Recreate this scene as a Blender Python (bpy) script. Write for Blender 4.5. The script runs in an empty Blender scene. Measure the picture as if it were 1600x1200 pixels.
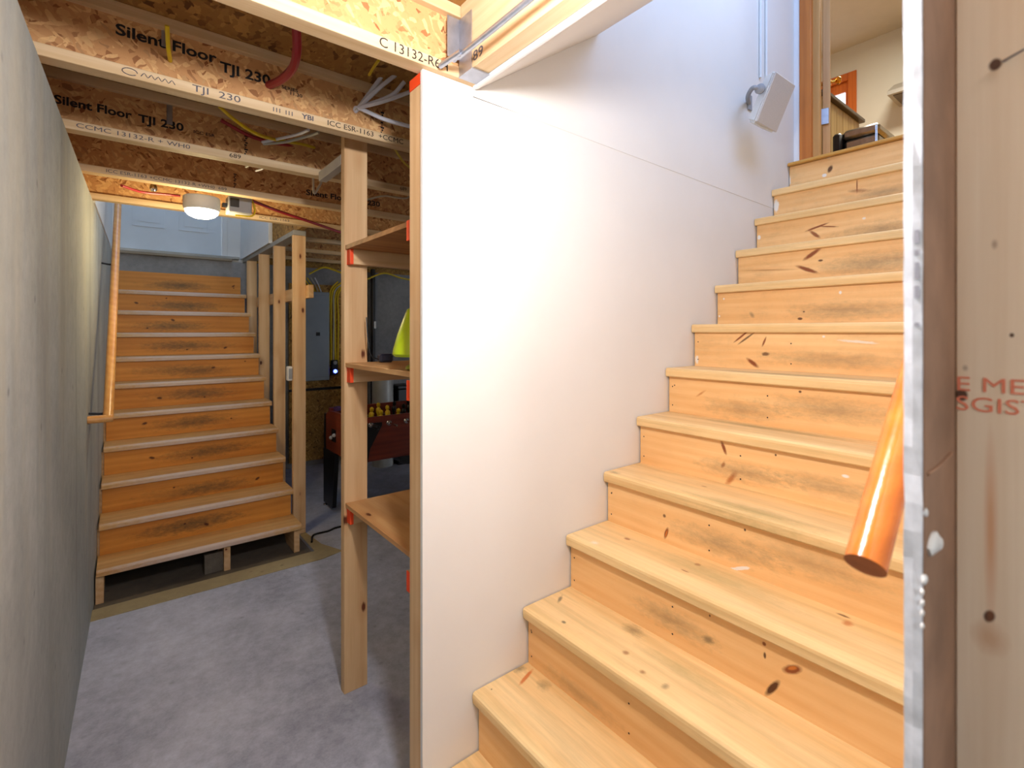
import bpy, bmesh, math, random
from mathutils import Vector, Matrix, Euler
random.seed(7)
S = bpy.context.scene
C = S.collection

# ------------------------------------------------------------------ camera, world, light, exposure
F, CX, HY, TH, ZC = 771.8, 800.0, 518.0, 0.6697, 1.515     # focal length in px (1600 wide), horizon row, yaw, eye height
SN, CS = math.sin(TH), math.cos(TH)
cd = bpy.data.cameras.new('camera'); cam = bpy.data.objects.new('camera', cd); C.objects.link(cam)
cam.location = (0, 0, ZC); cam.rotation_euler = (math.pi/2, 0, -TH)
cd.sensor_width = 36; cd.lens = F/1600*36; cd.shift_y = -(600-HY)/1600; cd.clip_start = .02; cd.clip_end = 60
cd.dof.use_dof = True; cd.dof.focus_distance = 2.1; cd.dof.aperture_fstop = 4.5
S.camera = cam

w = bpy.data.worlds.new('world'); S.world = w; w.use_nodes = True
bg = w.node_tree.nodes['Background']; bg.inputs[0].default_value = (.80, .89, 1, 1); bg.inputs[1].default_value = 2.0

def lamp(name, kind, loc, energy, color, size=.1, rot=(0, 0, 0), sy=None, spread=None):
    l = bpy.data.lights.new(name, kind); l.energy = energy; l.color = color
    if kind == 'AREA':
        l.size = size
        if sy: l.shape = 'RECTANGLE'; l.size_y = sy
        if spread: l.spread = spread
    else: l.shadow_soft_size = size
    o = bpy.data.objects.new(name, l); o.location = loc; o.rotation_euler = rot; C.objects.link(o); return o

BULB = (.42, .50, 2.15)
PUCK = (.36, 3.29, 2.17)
lamp('bulb_light', 'POINT', BULB, 37, (.98, .965, 1), .06)
lamp('rear_fill_light', 'POINT', (.10, -1.0, 2.12), 16, (.90, .94, 1), .08)  # unseen light added behind the camera to brighten the near stud
lamp('puck_light', 'POINT', (PUCK[0], PUCK[1], 2.07), 9, (1, .77, .40), .07)
lamp('stair_hall_daylight', 'AREA', (2.1, .22, 3.7), 22, (.34, .55, 1), 1.0, (math.radians(62), 0, 0), 1.1)
lamp('back_hall_daylight', 'AREA', (.45, 4.95, 4.5), 6, (.18, .50, 1), .8, (0, 0, 0), .9)
lamp('kitchen_lamp', 'AREA', (5.0, 1.0, 4.85), 55, (1, .94, .82), .6, (0, 0, 0), .6)
lamp('basement_fill', 'POINT', (3.9, 3.4, 2.1), 2.5, (.85, .92, 1), .12)  # unseen fill light for the far basement, no fixture built
S.view_settings.view_transform = 'Standard'; S.view_settings.look = 'None'
S.view_settings.exposure = 0.68; S.view_settings.gamma = 1; S.view_settings.use_curve_mapping = False

# ------------------------------------------------------------------ helpers
def at(px, py, X=None, Y=None, Z=None):
    """world point seen at a photograph pixel on the plane X=, Y= or Z="""
    t = (px-CX)/F; v = (HY-py)/F
    dx, dy = SN+t*CS, CS-t*SN
    if X is not None: k = X/dx
    elif Y is not None: k = Y/dy
    else: k = (Z-ZC)/v
    return Vector((dx*k, dy*k, ZC+v*k))

def link(name, data, parent=None, loc=(0, 0, 0), rot=(0, 0, 0)):
    o = bpy.data.objects.new(name, data); C.objects.link(o)
    loc = Vector(loc)
    if parent is not None:
        o.parent = parent
        p = parent; off = Vector((0, 0, 0))
        while p is not None: off += p.location; p = p.parent      # parents are never rotated
        loc = loc-off
    o.location = loc; o.rotation_euler = rot
    return o

def thing(name, label, cat, loc=(0, 0, 0), group=None):
    o = link(name, None, None, loc); o.empty_display_size = .05
    o['label'] = label; o['category'] = cat
    if group: o['group'] = group
    return o

def tag(o, label, cat, group=None, kind=None):
    o['label'] = label; o['category'] = cat
    if group: o['group'] = group
    if kind: o['kind'] = kind
    return o

def struct(o, label=None):
    o['kind'] = 'structure'
    if label: o['label'] = label
    return o

def finish(name, bm, mat, parent, loc, rot=(0, 0, 0), smooth=False):
    me = bpy.data.meshes.new(name); bmesh.ops.recalc_face_normals(bm, faces=bm.faces[:]); bm.to_mesh(me); bm.free()
    if mat: me.materials.append(mat)
    if smooth:
        for p in me.polygons: p.use_smooth = True
        try: me.set_sharp_from_angle(angle=math.radians(40))
        except Exception: pass
    return link(name, me, parent, loc, rot)

def bx(bm, x0, x1, y0, y1, z0, z1, bev=0, M=None):
    r = bmesh.ops.create_cube(bm, size=1)['verts']
    for v in r: v.co = Vector((x0+(v.co.x+.5)*(x1-x0), y0+(v.co.y+.5)*(y1-y0), z0+(v.co.z+.5)*(z1-z0)))
    if bev:
        es = list({e for v in r for e in v.link_edges})
        g = bmesh.ops.bevel(bm, geom=es, offset=bev, segments=1, affect='EDGES')
    return bm

def box(name, xr, yr, zr, mat, parent=None, bev=.0015, rot=(0, 0, 0)):
    c = Vector(((xr[0]+xr[1])/2, (yr[0]+yr[1])/2, (zr[0]+zr[1])/2))
    bm = bmesh.new()
    bx(bm, xr[0]-c.x, xr[1]-c.x, yr[0]-c.y, yr[1]-c.y, zr[0]-c.z, zr[1]-c.z, bev)
    return finish(name, bm, mat, parent, c, rot)

def prism(name, pts, axis, a0, a1, mat, parent=None, smooth=False, bev=0):
    """polygon in the plane across an axis (x: (y,z), y: (x,z), z: (x,y)) extruded a0..a1"""
    bm = bmesh.new(); n = len(pts)
    cu = sum(p[0] for p in pts)/n; cv = sum(p[1] for p in pts)/n; ca = (a0+a1)/2
    def mk(u, v, a):
        return {'x': (a, u, v), 'y': (u, a, v), 'z': (u, v, a)}[axis]
    A = [bm.verts.new(mk(u-cu, v-cv, a0-ca)) for u, v in pts]; B = [bm.verts.new(mk(u-cu, v-cv, a1-ca)) for u, v in pts]
    bm.faces.new(A); bm.faces.new(B[::-1])
    for i in range(n): bm.faces.new((A[i], A[(i+1) % n], B[(i+1) % n], B[i]))
    if bev: bmesh.ops.bevel(bm, geom=bm.edges[:], offset=bev, segments=1, affect='EDGES')
    return finish(name, bm, mat, parent, mk(cu, cv, ca), smooth=smooth)

def spline(pts, n=8):
    P = [Vector(p) for p in pts]
    if len(P) == 2: return P
    Q = [P[0]*2-P[1]]+P+[P[-1]*2-P[-2]]; out = []
    for i in range(1, len(Q)-2):
        a, b, c, d = Q[i-1:i+3]
        for k in range(n):
            t = k/n
            out.append(.5*((2*b)+(c-a)*t+(2*a-5*b+4*c-d)*t*t+(3*b-a-3*c+d)*t**3))
    out.append(P[-1]); return out

def sweep(bm, pts, r, seg=8, flat=1.0):
    prev = None; rings = []
    n = len(pts)
    for i, p in enumerate(pts):
        t = (pts[min(i+1, n-1)]-pts[max(i-1, 0)]).normalized()
        if prev is None:
            u = t.orthogonal().normalized()
        else:
            u = (prev-t*prev.dot(t)).normalized()
        prev = u; v = t.cross(u)
        rings.append([bm.verts.new(p+(u*math.cos(2*math.pi*k/seg)+v*math.sin(2*math.pi*k/seg)*flat)*r) for k in range(seg)])
    for a, b in zip(rings, rings[1:]):
        for k in range(seg): bm.faces.new((a[k], a[(k+1) % seg], b[(k+1) % seg], b[k]))
    bm.faces.new(rings[0][::-1]); bm.faces.new(rings[-1])

def tube(name, pts, r, mat, parent=None, seg=8, n=8, curved=True, flat=1.0):
    P = [Vector(p) for p in pts]; c = P[0].copy()
    P = [p-c for p in P]
    if curved: P = spline(P, n)
    bm = bmesh.new(); sweep(bm, P, r, seg, flat)
    return finish(name, bm, mat, parent, c, smooth=True)

def lathe(name, prof, mat, parent, loc, seg=24, rot=(0, 0, 0)):
    bm = bmesh.new(); rings = []
    for r, z in prof:
        rings.append([bm.verts.new((max(r, 1e-4)*math.cos(2*math.pi*k/seg), max(r, 1e-4)*math.sin(2*math.pi*k/seg), z)) for k in range(seg)])
    for a, b in zip(rings, rings[1:]):
        for k in range(seg): bm.faces.new((a[k], a[(k+1) % seg], b[(k+1) % seg], b[k]))
    bm.faces.new(rings[0][::-1]); bm.faces.new(rings[-1])
    return finish(name, bm, mat, parent, loc, rot, smooth=True)

# ------------------------------------------------------------------ materials
def lin(r, g, b):
    f = lambda c: ((c/255+.055)/1.055)**2.4 if c > 10 else c/255/12.92
    return (f(r), f(g), f(b), 1)

class NT:
    def __init__(s, name, rough=.6, metal=0, spec=.4):
        s.m = bpy.data.materials.new(name); s.m.use_nodes = True; s.t = s.m.node_tree; s.b = s.t.nodes['Principled BSDF']
        s.b.inputs['Roughness'].default_value = rough; s.b.inputs['Metallic'].default_value = metal
        s.b.inputs['Specular IOR Level'].default_value = spec
    def n(s, t, **kw):
        x = s.t.nodes.new('ShaderNode'+t)
        for k, v in kw.items(): setattr(x, k, v)
        return x
    def l(s, a, b): s.t.links.new(a, b)
    def val(s, sock, v):
        if hasattr(v, 'is_output'): s.l(v, sock)
        else: sock.default_value = v
    def math(s, op, a, b=0.0, clamp=False):
        x = s.n('Math', operation=op, use_clamp=clamp); s.val(x.inputs[0], a); s.val(x.inputs[1], b); return x.outputs[0]
    def vm(s, op, a, b=(0, 0, 0)):
        x = s.n('VectorMath', operation=op); s.val(x.inputs[0], a); s.val(x.inputs[1], b); return x.outputs[1 if op in ('LENGTH', 'DOT_PRODUCT') else 0]
    def mix(s, f, a, b, blend='MIX'):
        x = s.n('Mix', data_type='RGBA', blend_type=blend); s.val(x.inputs[0], f); s.val(x.inputs[6], a); s.val(x.inputs[7], b); return x.outputs[2]
    def ramp(s, f, stops):
        x = s.n('ValToRGB'); s.l(f, x.inputs[0]); e = x.color_ramp.elements
        while len(e) < len(stops): e.new(.5)
        for i, (p, c) in enumerate(stops): e[i].position = p; e[i].color = c
        return x.outputs[0]
    def mrange(s, v, a, b, c=0, d=1, smooth=False):
        x = s.n('MapRange'); x.clamp = True
        if smooth: x.interpolation_type = 'SMOOTHSTEP'
        s.val(x.inputs[0], v)
        for i, q in enumerate((a, b, c, d)): x.inputs[i+1].default_value = q
        return x.outputs[0]
    def noise(s, vec, scale, detail=4, rough=.55, dist=0):
        x = s.n('TexNoise'); x.inputs['Scale'].default_value = scale; x.inputs['Detail'].default_value = detail
        x.inputs['Roughness'].default_value = rough; x.inputs['Distortion'].default_value = dist
        s.l(vec, x.inputs['Vector']); return x.outputs[0]
    def coord(s, rnd=True):
        c = s.n('TexCoord').outputs['Object']
        if not rnd: return c, c
        r = s.n('ObjectInfo').outputs['Random']
        v = s.n('CombineXYZ'); s.l(s.math('MULTIPLY', r, 31.7), v.inputs[0]); s.l(s.math('MULTIPLY', r, 57.1), v.inputs[1]); s.l(s.math('MULTIPLY', r, 83.3), v.inputs[2])
        return c, s.vm('ADD', c, v.outputs[0])
    def bump(s, h, strength=.2, dist=.01):
        x = s.n('Bump'); x.inputs['Strength'].default_value = strength; x.inputs['Distance'].default_value = dist
        s.l(h, x.inputs['Height']); s.l(x.outputs[0], s.b.inputs['Normal'])

def flat(name, col, rough=.5, metal=0, spec=.4, var=.12, scale=9):
    t = NT(name, rough, metal, spec); c, v = t.coord()
    n = t.noise(v, scale, 5)
    d = tuple(x*(1-var) for x in col[:3])+(1,); u = tuple(min(1, x*(1+var*.5)) for x in col[:3])+(1,)
    t.l(t.ramp(n, [(.3, d), (.7, u)]), t.b.inputs['Base Color'])
    return t.m

def emit(name, col, st):
    t = NT(name); t.b.inputs['Base Color'].default_value = col
    t.b.inputs['Emission Color'].default_value = col; t.b.inputs['Emission Strength'].default_value = st
    return t.m

KNOT = lin(96, 44, 18)
def wood(name, light, dark, axis, rough=.5, marks=(), plane='yz', knots=0.0, dirt_shade=0.0, wear=None, spec=.35):
    """plank wood, grain along an axis; marks = (u, v, ru, rv, angle, colour, strength, softness, raggedness) in the part's own metres"""
    t = NT(name, rough, 0, spec); c, v = t.coord()
    ai = 'xyz'.index(axis)
    def sc(al, cr):
        q = [cr]*3; q[ai] = al; return tuple(q)
    warp = t.noise(t.vm('MULTIPLY', v, sc(1.2, 5)), 1, 3)
    big = t.noise(t.vm('MULTIPLY', v, sc(.8, 9)), 1.6, 4, .5, .6)
    wv = t.n('TexWave', wave_type='RINGS', rings_direction='XYZ'[ai]); wv.inputs['Scale'].default_value = 1; wv.inputs['Distortion'].default_value = 6
    wv.inputs['Detail'].default_value = 2; wv.inputs['Detail Scale'].default_value = .8
    t.l(t.vm('MULTIPLY', v, sc(.7, 9)), wv.inputs['Vector'])
    fib = t.noise(t.vm('MULTIPLY', v, sc(4, 170)), 1, 3)
    f = t.math('ADD', t.math('MULTIPLY', big, .72), t.math('MULTIPLY', wv.outputs['Fac'], .12))
    f = t.math('ADD', f, t.math('MULTIPLY', fib, .22))
    md = tuple((a+b)/2 for a, b in zip(light, dark))
    col = t.ramp(f, [(.30, light), (.58, md), (.88, dark)])
    if knots:
        vo = t.n('TexVoronoi'); vo.inputs['Scale'].default_value = 1; vo.inputs['Randomness'].default_value = 1
        t.l(t.vm('MULTIPLY', v, sc(3.6, 8.5)), vo.inputs['Vector'])
        dn = t.math('ADD', vo.outputs['Distance'], t.math('MULTIPLY', t.math('SUBTRACT', fib, .5), .08))
        halo = t.mrange(dn, .30, .08, 0, .5)
        col = t.mix(halo, col, dark)
        col = t.mix(t.mrange(dn, .105*knots, .06*knots), col, KNOT)
    if dirt_shade:
        dn = t.noise(v, 7, 6, .7)
        dd = t.noise(t.vm('MULTIPLY', v, sc(12, 60)), 1, 4, .7)
        g = t.math('MULTIPLY', t.mrange(dn, .45, .75), t.mrange(dd, .35, .7))
        col = t.mix(t.math('MULTIPLY', g, dirt_shade), col, lin(88, 74, 56))
    if wear:
        wn = t.noise(t.vm('MULTIPLY', v, sc(2.5, 45)), 1, 5, .65)
        col = t.mix(t.math('MULTIPLY', t.mrange(wn, .42, .66), wear), col, lin(152, 132, 88))
    iu, iv = 'xyz'.index(plane[0]), 'xyz'.index(plane[1])
    for (u, vv, ru, rv, ang, colr, st, soft, rag) in marks:
        ctr = [0, 0, 0]; ctr[iu] = u; ctr[iv] = vv
        d = t.vm('SUBTRACT', c, tuple(ctr))
        sep = t.n('SeparateXYZ'); t.l(d, sep.inputs[0])
        a, b = sep.outputs[iu], sep.outputs[iv]
        ca, sa = math.cos(ang), math.sin(ang)
        p = t.math('ADD', t.math('MULTIPLY', a, ca/ru), t.math('MULTIPLY', b, sa/ru))
        q = t.math('ADD', t.math('MULTIPLY', a, -sa/rv), t.math('MULTIPLY', b, ca/rv))
        r2 = t.math('ADD', t.math('MULTIPLY', p, p), t.math('MULTIPLY', q, q))
        r = t.math('SQRT', r2)
        if rag:
            rn = t.noise(t.vm('MULTIPLY', v, sc(26, 60)), 1, 5, .75)
            r = t.math('ADD', r, t.math('MULTIPLY', t.math('SUBTRACT', rn, .5), rag*2.2))
        col = t.mix(t.math('MULTIPLY', t.mrange(r, 1, max(0, 1-soft)), st), col, colr)
    t.l(col, t.b.inputs['Base Color'])
    t.bump(fib, .12, .002)
    return t.m

def osb(name, cols, scale=1.0):
    t = NT(name, .75, 0, .2); c, v = t.coord()
    def flakes(vec, s):
        vo = t.n('TexVoronoi'); vo.inputs['Scale'].default_value = s; t.l(vec, vo.inputs['Vector']); return vo.outputs['Color'], vo.outputs['Distance']
    wob = t.n('TexNoise'); wob.inputs['Scale'].default_value = 14; t.l(v, wob.inputs['Vector'])
    vv = t.vm('ADD', v, t.vm('MULTIPLY', wob.outputs['Color'], (.05, .05, .05)))
    ro = t.n('VectorRotate'); ro.inputs['Axis'].default_value = (.25, 1, .2); ro.inputs['Angle'].default_value = .7; t.l(vv, ro.inputs[0])
    c1, d1 = flakes(t.vm('MULTIPLY', ro.outputs[0], (30*scale, 30*scale, 80*scale)), 1)
    ro2 = t.n('VectorRotate'); ro2.inputs['Axis'].default_value = (0, 1, .3); ro2.inputs['Angle'].default_value = -.9; t.l(vv, ro2.inputs[0])
    c2, d2 = flakes(t.vm('MULTIPLY', ro2.outputs[0], (38*scale, 38*scale, 95*scale)), 1)
    s1 = t.n('SeparateColor'); t.l(c1, s1.inputs[0]); s2 = t.n('SeparateColor'); t.l(c2, s2.inputs[0])
    a = t.ramp(s1.outputs[0], [(0, cols[0]), (.45, cols[1]), (.75, cols[1]), (1, cols[2])])
    b = t.ramp(s2.outputs[1], [(0, cols[1]), (.6, cols[1]), (.85, cols[0]), (1, cols[2])])
    m = t.mix(t.mrange(s2.outputs[0], .45, .55), a, b)
    st = t.noise(v, 60*scale, 4, .7)
    m = t.mix(t.math('MULTIPLY', t.mrange(st, .55, .75), .35), m, cols[2])
    t.l(m, t.b.inputs['Base Color']); t.bump(s1.outputs[0], .15, .003)
    return t.m

def concrete(name, a, b, streak=False, rough=.8, spots=.5):
    t = NT(name, rough, 0, .3); c, v = t.coord(False)
    n1 = t.noise(v, 1.6, 6, .6); n2 = t.noise(v, 22, 6, .7); n3 = t.noise(v, 140, 3)
    f = t.math('ADD', t.math('MULTIPLY', n1, .55), t.math('MULTIPLY', n2, .35)); f = t.math('ADD', f, t.math('MULTIPLY', n3, .1))
    col = t.ramp(f, [(.36, b), (.64, a)])
    if streak:
        s = t.noise(t.vm('MULTIPLY', v, (4.2, 4.2, .4)), 1, 3, .5, .4)
        col = t.mix(t.math('MULTIPLY', t.mrange(s, .5, .68), .5), col, tuple(x*.6 for x in b[:3])+(1,))
        s2 = t.noise(t.vm('MULTIPLY', v, (5, 5, .9)), 1, 4)
        col = t.mix(t.math('MULTIPLY', t.mrange(s2, .5, .7), .3), col, lin(188, 178, 150))
    vo = t.n('TexVoronoi'); vo.inputs['Scale'].default_value = 7; t.l(v, vo.inputs['Vector'])
    col = t.mix(t.math('MULTIPLY', t.mrange(vo.outputs['Distance'], .10, .03), spots), col, tuple(x*.35 for x in b[:3])+(1,))
    t.l(col, t.b.inputs['Base Color'])
    t.bump(n2, .15, .004)
    if not streak: t.l(t.mrange(n2, .3, .7, rough-.22, rough+.1), t.b.inputs['Roughness'])
    return t.m

PINE_L, PINE_D = lin(242, 206, 150), lin(220, 170, 108)
STUD_L, STUD_D = lin(226, 192, 146), lin(188, 138, 88)
m_stud = wood('stud_wood', STUD_L, STUD_D, 'z', .6, knots=.9)
m_stud_x = wood('stud_wood_x', STUD_L, STUD_D, 'x', .6, knots=.7)
m_stud_y = wood('stud_wood_y', STUD_L, STUD_D, 'y', .6, knots=.7)
m_flange = wood('flange_wood', lin(222, 198, 160), lin(184, 146, 98), 'x', .65)
m_flange_y = wood('flange_wood_y', lin(222, 198, 160), lin(184, 146, 98), 'y', .65)
m_osb = osb('osb_web', (lin(226, 184, 128), lin(198, 148, 98), lin(136, 84, 50)))
m_osb_y = osb('osb_board', (lin(190, 150, 84), lin(150, 112, 58), lin(84, 58, 28)))
m_sub = osb('subfloor_osb', (lin(176, 132, 72), lin(150, 108, 58), lin(92, 60, 30)), .8)
m_floor = concrete('floor_concrete', lin(198, 202, 218), lin(138, 142, 158), spots=.3)
m_pad = concrete('pad_concrete', lin(120, 112, 100), lin(78, 72, 66))
m_lip = concrete('lip_concrete', lin(176, 160, 122), lin(144, 128, 94))
m_wallc = concrete('wall_concrete', lin(178, 182, 178), lin(146, 150, 148), streak=True)
m_wallb = concrete('back_wall_concrete', lin(150, 150, 150), lin(112, 112, 114), spots=.2)
m_dry = flat('painted_drywall', lin(226, 222, 216), .55, var=.03, scale=3)
m_drye = flat('drywall_edge', lin(214, 218, 226), .8, var=.2, scale=60)
m_paper = flat('drywall_back_paper', lin(150, 116, 92), .9, var=.25, scale=14)
m_white = flat('white_paint', lin(222, 222, 220), .4, var=.03)
m_orange = flat('orange_marking_paint', lin(246, 78, 30), .55, var=.1)
m_black = flat('black_plastic', lin(18, 18, 20), .35)
m_ink = flat('black_ink', lin(30, 28, 30), .8)
m_inkb = flat('grey_ink', lin(86, 84, 92), .8)
m_inkr = flat('red_ink', lin(222, 128, 100), .8)
m_steel = flat('galvanised_steel', lin(168, 172, 182), .38, .8, var=.15, scale=30)
m_chrome = flat('chrome', lin(220, 220, 224), .15, 1)
m_brass = flat('brass', lin(206, 158, 70), .22, 1)
m_greyp = flat('grey_plastic', lin(150, 152, 156), .5)
m_rail = wood('varnished_handrail', lin(214, 124, 42), lin(170, 80, 18), 'x', .22, spec=.6)
m_rail_end = wood('handrail_end_grain', lin(176, 92, 38), lin(112, 48, 16), 'z', .5)
m_rail_y = wood('left_handrail_wood', lin(222, 168, 98), lin(190, 124, 58), 'y', .3, spec=.5)

# ------------------------------------------------------------------ dimensions read off the photograph
ZJ = 2.268                        # underside of the joists
JD, FW, FH = .215, .056, .034     # joist depth, flange width and height
ZS = ZJ+JD                        # underside of the subfloor
ZF = ZS+.015                      # upper floor
YW = 1.2678                       # finished face of the white wall
X0, RUN, RISE, Z0 = .8455, .2007, .19, .4076
YR, XE = .131, .562               # stair side of the right-hand drywall and its free end
LX0, LX1, LY0, LRUN, LRISE, LZ0 = -.118, .985, 3.5973, .2149, .1898, .1763
YB = 5.80                         # foundation wall under the back door
def wall_x(y): return -.165+.0267*(y-1.9)
XK = 3.147                        # wall with the kitchen doorway

# ------------------------------------------------------------------ structure
struct(box('floor', (-1.2, 7), (-1.8, 3.512), (-.12, 0), m_floor, bev=0))
struct(box('floor', (1.045, 7), (3.512, YB+.2), (-.12, 0), m_floor, bev=0))
struct(box('floor', (-1.2, 1.045), (3.512, YB+.2), (-.15, -.022), m_pad, bev=0))
prism('trim_1', [(-.16, 3.385), (1.05, 3.36), (1.20, 3.40), (1.12, 3.60), (1.09, 3.87), (1.046, 3.87), (1.046, 3.513), (-.16, 3.513)], 'z', -.1, .004, m_lip)
struct(bpy.data.objects['trim_1'])
# concrete wall on the left, slightly out of square
def skew_wall(name, z0, z1, mat, y0, y1, off=0, th=.22):
    return prism(name, [(wall_x(y0)+off, y0), (wall_x(y1)+off, y1), (wall_x(y1)+off-th, y1), (wall_x(y0)+off-th, y0)], 'z', z0, z1, mat)
wl = struct(skew_wall('wall_left', -.1, ZJ-.036, m_wallc, -1.8, YB+.1))
prism('sill_plate', [(wall_x(-1.8)-.02, -1.8), (wall_x(YB)-.02, YB), (wall_x(YB)-.16, YB), (wall_x(-1.8)-.16, -1.8)], 'z', ZJ-.0355, ZJ-.0005, m_stud_y, wl)
struct(skew_wall('wall_hall_left', ZJ+.002, 5.2, m_white, 3.80, YB+.6, -.004, .1))
struct(prism('wall_left_rim', [(wall_x(-1.8)-.13, -1.8), (wall_x(3.78)-.13, 3.78), (wall_x(3.78)-.17, 3.78), (wall_x(-1.8)-.17, -1.8)], 'z', ZJ+.001, ZS-.001, m_osb_y))
struct(box('wall_back', (-.4, 7), (YB, YB+.2), (-.1, 2.236), m_wallb, bev=0))
struct(box('wall_right', (6.8, 7), (1.4, YB), (0, ZJ-.01), m_wallb, bev=0))
struct(box('wall_front', (-1.0, 4.2), (-1.9, -1.8), (-.1, ZS), m_wallc, bev=0))
struct(box('wall_front_side', (4.2, 4.3), (-1.9, 1.2), (0, ZJ-.01), m_wallc, bev=0))
struct(box('wall_back_rim', (1.07, 7), (YB+.02, YB+.06), (2.2365, ZS), m_osb_y, None, 0))
struct(box('wall_right_rim', (6.82, 6.86), (-1.8, YB), (ZJ-.012, ZS), m_osb_y, None, 0))
# subfloor seen between the joists (openings over both flights of stairs)
sub = struct(prism('ceiling', [(-.5, -1.8), (.86, -1.8), (.86, 1.28), (3.06, 1.28), (3.06, -1.8), (7.0, -1.8), (7.0, YB), (1.02, YB), (1.02, 3.735), (-.5, 3.735)], 'z', ZS+.0005, ZF-.001, m_sub))

# ------------------------------------------------------------------ I-joists
def text_width(s, size):
    cu = bpy.data.curves.new('t', 'FONT'); cu.body = s; cu.size = size; cu.resolution_u = 1
    tmp = bpy.data.objects.new('tmp', cu); me = bpy.data.meshes.new_from_object(tmp)
    wd_ = max(v.co.x for v in me.vertices)
    bpy.data.objects.remove(tmp); bpy.data.curves.remove(cu); bpy.data.meshes.remove(me); return wd_
def ltext(name, s, size, loc, mat, parent, rot=(math.pi/2, 0, 0), bold=.0, squeeze=1.0, align='LEFT'):
    if ' ' in s:                                   # each word its own mesh
        pre = ''; M = Euler(rot).to_matrix()
        for wd_ in s.split(' '):
            if wd_:
                off = text_width(pre+wd_, size)-text_width(wd_, size)
                ltext(name, wd_, size, Vector(loc)+M @ Vector((off*squeeze, 0, 0)), mat, parent, rot, bold, squeeze)
            pre += wd_+' '
        return None
    cu = bpy.data.curves.new(name, 'FONT'); cu.body = s; cu.size = size; cu.offset = bold; cu.extrude = .0002
    cu.align_x = align; cu.align_y = 'CENTER'; cu.resolution_u = 3
    tmp = bpy.data.objects.new('tmp', cu); me = bpy.data.meshes.new_from_object(tmp)
    bpy.data.objects.remove(tmp); bpy.data.curves.remove(cu); me.name = name
    for v in me.vertices: v.co.x *= squeeze
    me.materials.clear(); me.materials.append(mat)
    return link(name, me, parent, loc, rot)

def ijoist(y, xa, xb, label, g):
    """joist along X, near face at y"""
    t = thing('floor_joist', label, 'joist', ((xa+xb)/2, y+FW/2, ZJ), g)
    box('bottom_flange', (xa, xb), (y, y+FW), (ZJ, ZJ+FH), m_flange, t)
    box('top_flange', (xa, xb), (y, y+FW), (ZS-FH, ZS), m_flange, t)
    box('web', (xa, xb), (y+FW/2-.005, y+FW/2+.005), (ZJ+FH-.004, ZS-FH+.004), m_osb, t, 0)
    return t
def jy(k): return 1.247+.6044*k
J = []
xends = [wall_x(jy(k))-.12 for k in range(5)]
jl = ['timber floor joist along the top of the white wall, its edge printed 13132-R',
      'floor joist nearest above the bare post, web printed with large black letters and red pipe',
      'second floor joist behind the printed one, passing behind the post top',
      'third floor joist, with the round lit ceiling lamp right behind it',
      'orange-lit last floor joist at the opening above the back staircase']
for k in range(5):
    J.append(ijoist(jy(k), xends[k], .862 if k == 0 else 6.8, jl[k], None))
# printing on edges and webs
def etext(k, px, s, size, mat=m_ink, bold=.0, sq=1.0, dz=0):
    p = at(px, 300, Y=jy(k)-.0006)
    return ltext('lettering', s, size, (p.x, p.y, ZJ+FH/2+dz), mat, J[k], bold=bold, squeeze=sq)
def wtext(k, px, s, size, zoff, mat=m_ink, bold=.0012, sq=1.25):
    p = at(px, 300, Y=jy(k)+FW/2-.0058)
    return ltext('lettering', s, size, (p.x, p.y, ZJ+zoff), mat, J[k], bold=bold, squeeze=sq)
etext(0, 592, 'C 13132-R6H', .038, sq=1.0)
etext(1, 300, 'TJI  230', .030, m_inkb, sq=1.45); etext(1, 425, '||| |||', .016, m_inkb, sq=2.4)
etext(1, 472, 'YBI', .024, m_inkb, .0006, sq=1.2); etext(1, 511, 'ICC ESR-1163  +CCMC', .027, m_ink, sq=1.15)
wtext(1, 180, 'Silent Floor', .046, .142, sq=1.2); wtext(1, 344, 'TJI 230', .046, .120, sq=1.15)
wtext(1, 440, 'SERIES', .016, .112, bold=.0003); wtext(1, 452, '11.30', .016, .098, bold=.0003)
wtext(2, 84, 'Silent Floor', .044, .105, sq=1.1); wtext(2, 216, 'TJI 230', .044, .10, sq=1.2); wtext(2, 302, 'ICC ESR', .018, .094, bold=.0003)
etext(2, 118, 'CCMC 13132-R + WH0', .024, m_inkb, sq=1.5); etext(2, 358, '689', .026, m_ink, sq=1.2); etext(2, 625, '689', .026)
etext(3, 165, 'ICC ESR-1163 +CCMC 13132-R +WH0  689', .022, m_inkb, sq=1.25)
wtext(3, 478, 'Silent Floor  TJI 230', .046, .08); etext(4, 405, 'ICC ESR-1163', .022, m_inkb, sq=1.5)
# swirl of the maker's mark on the edge of the second joist
p0 = at(203, 300, Y=jy(1)-.0008)
tube('lettering', [(p0.x+.018*math.cos(a*.7), p0.y, ZJ+FH/2+.010*math.sin(a*.7)) for a in range(0, 9)], .0012, m_inkb, J[1], 5, 3)
tube('lettering', [(p0.x+.026+i*.0085, p0.y, ZJ+FH/2+(.006 if i % 2 else -.005)) for i in range(11)], .0011, m_inkb, J[1], 5, 3)
# vertical measuring marks on the webs
def ticks(k, px, z0, z1, n=9):
    p = at(px, 300, Y=jy(k)+FW/2-.0056); bm = bmesh.new()
    for i in range(n):
        z = (z1-z0)*i/n; bx(bm, -.0035+.004*(i % 2), .003+.004*(i % 3), -.0004, .0004, z, z+(z1-z0)/n*.65)
    finish('tick_marks', bm, m_ink, J[k], (p.x, p.y, z0))
ticks(1, 596, ZJ+.04, ZJ+.13); ticks(2, 383, ZJ+.04, ZJ+.13); ticks(3, 366, ZJ+.04, ZJ+.12); ticks(2, 265, ZJ+.1, ZJ+.16)
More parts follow.
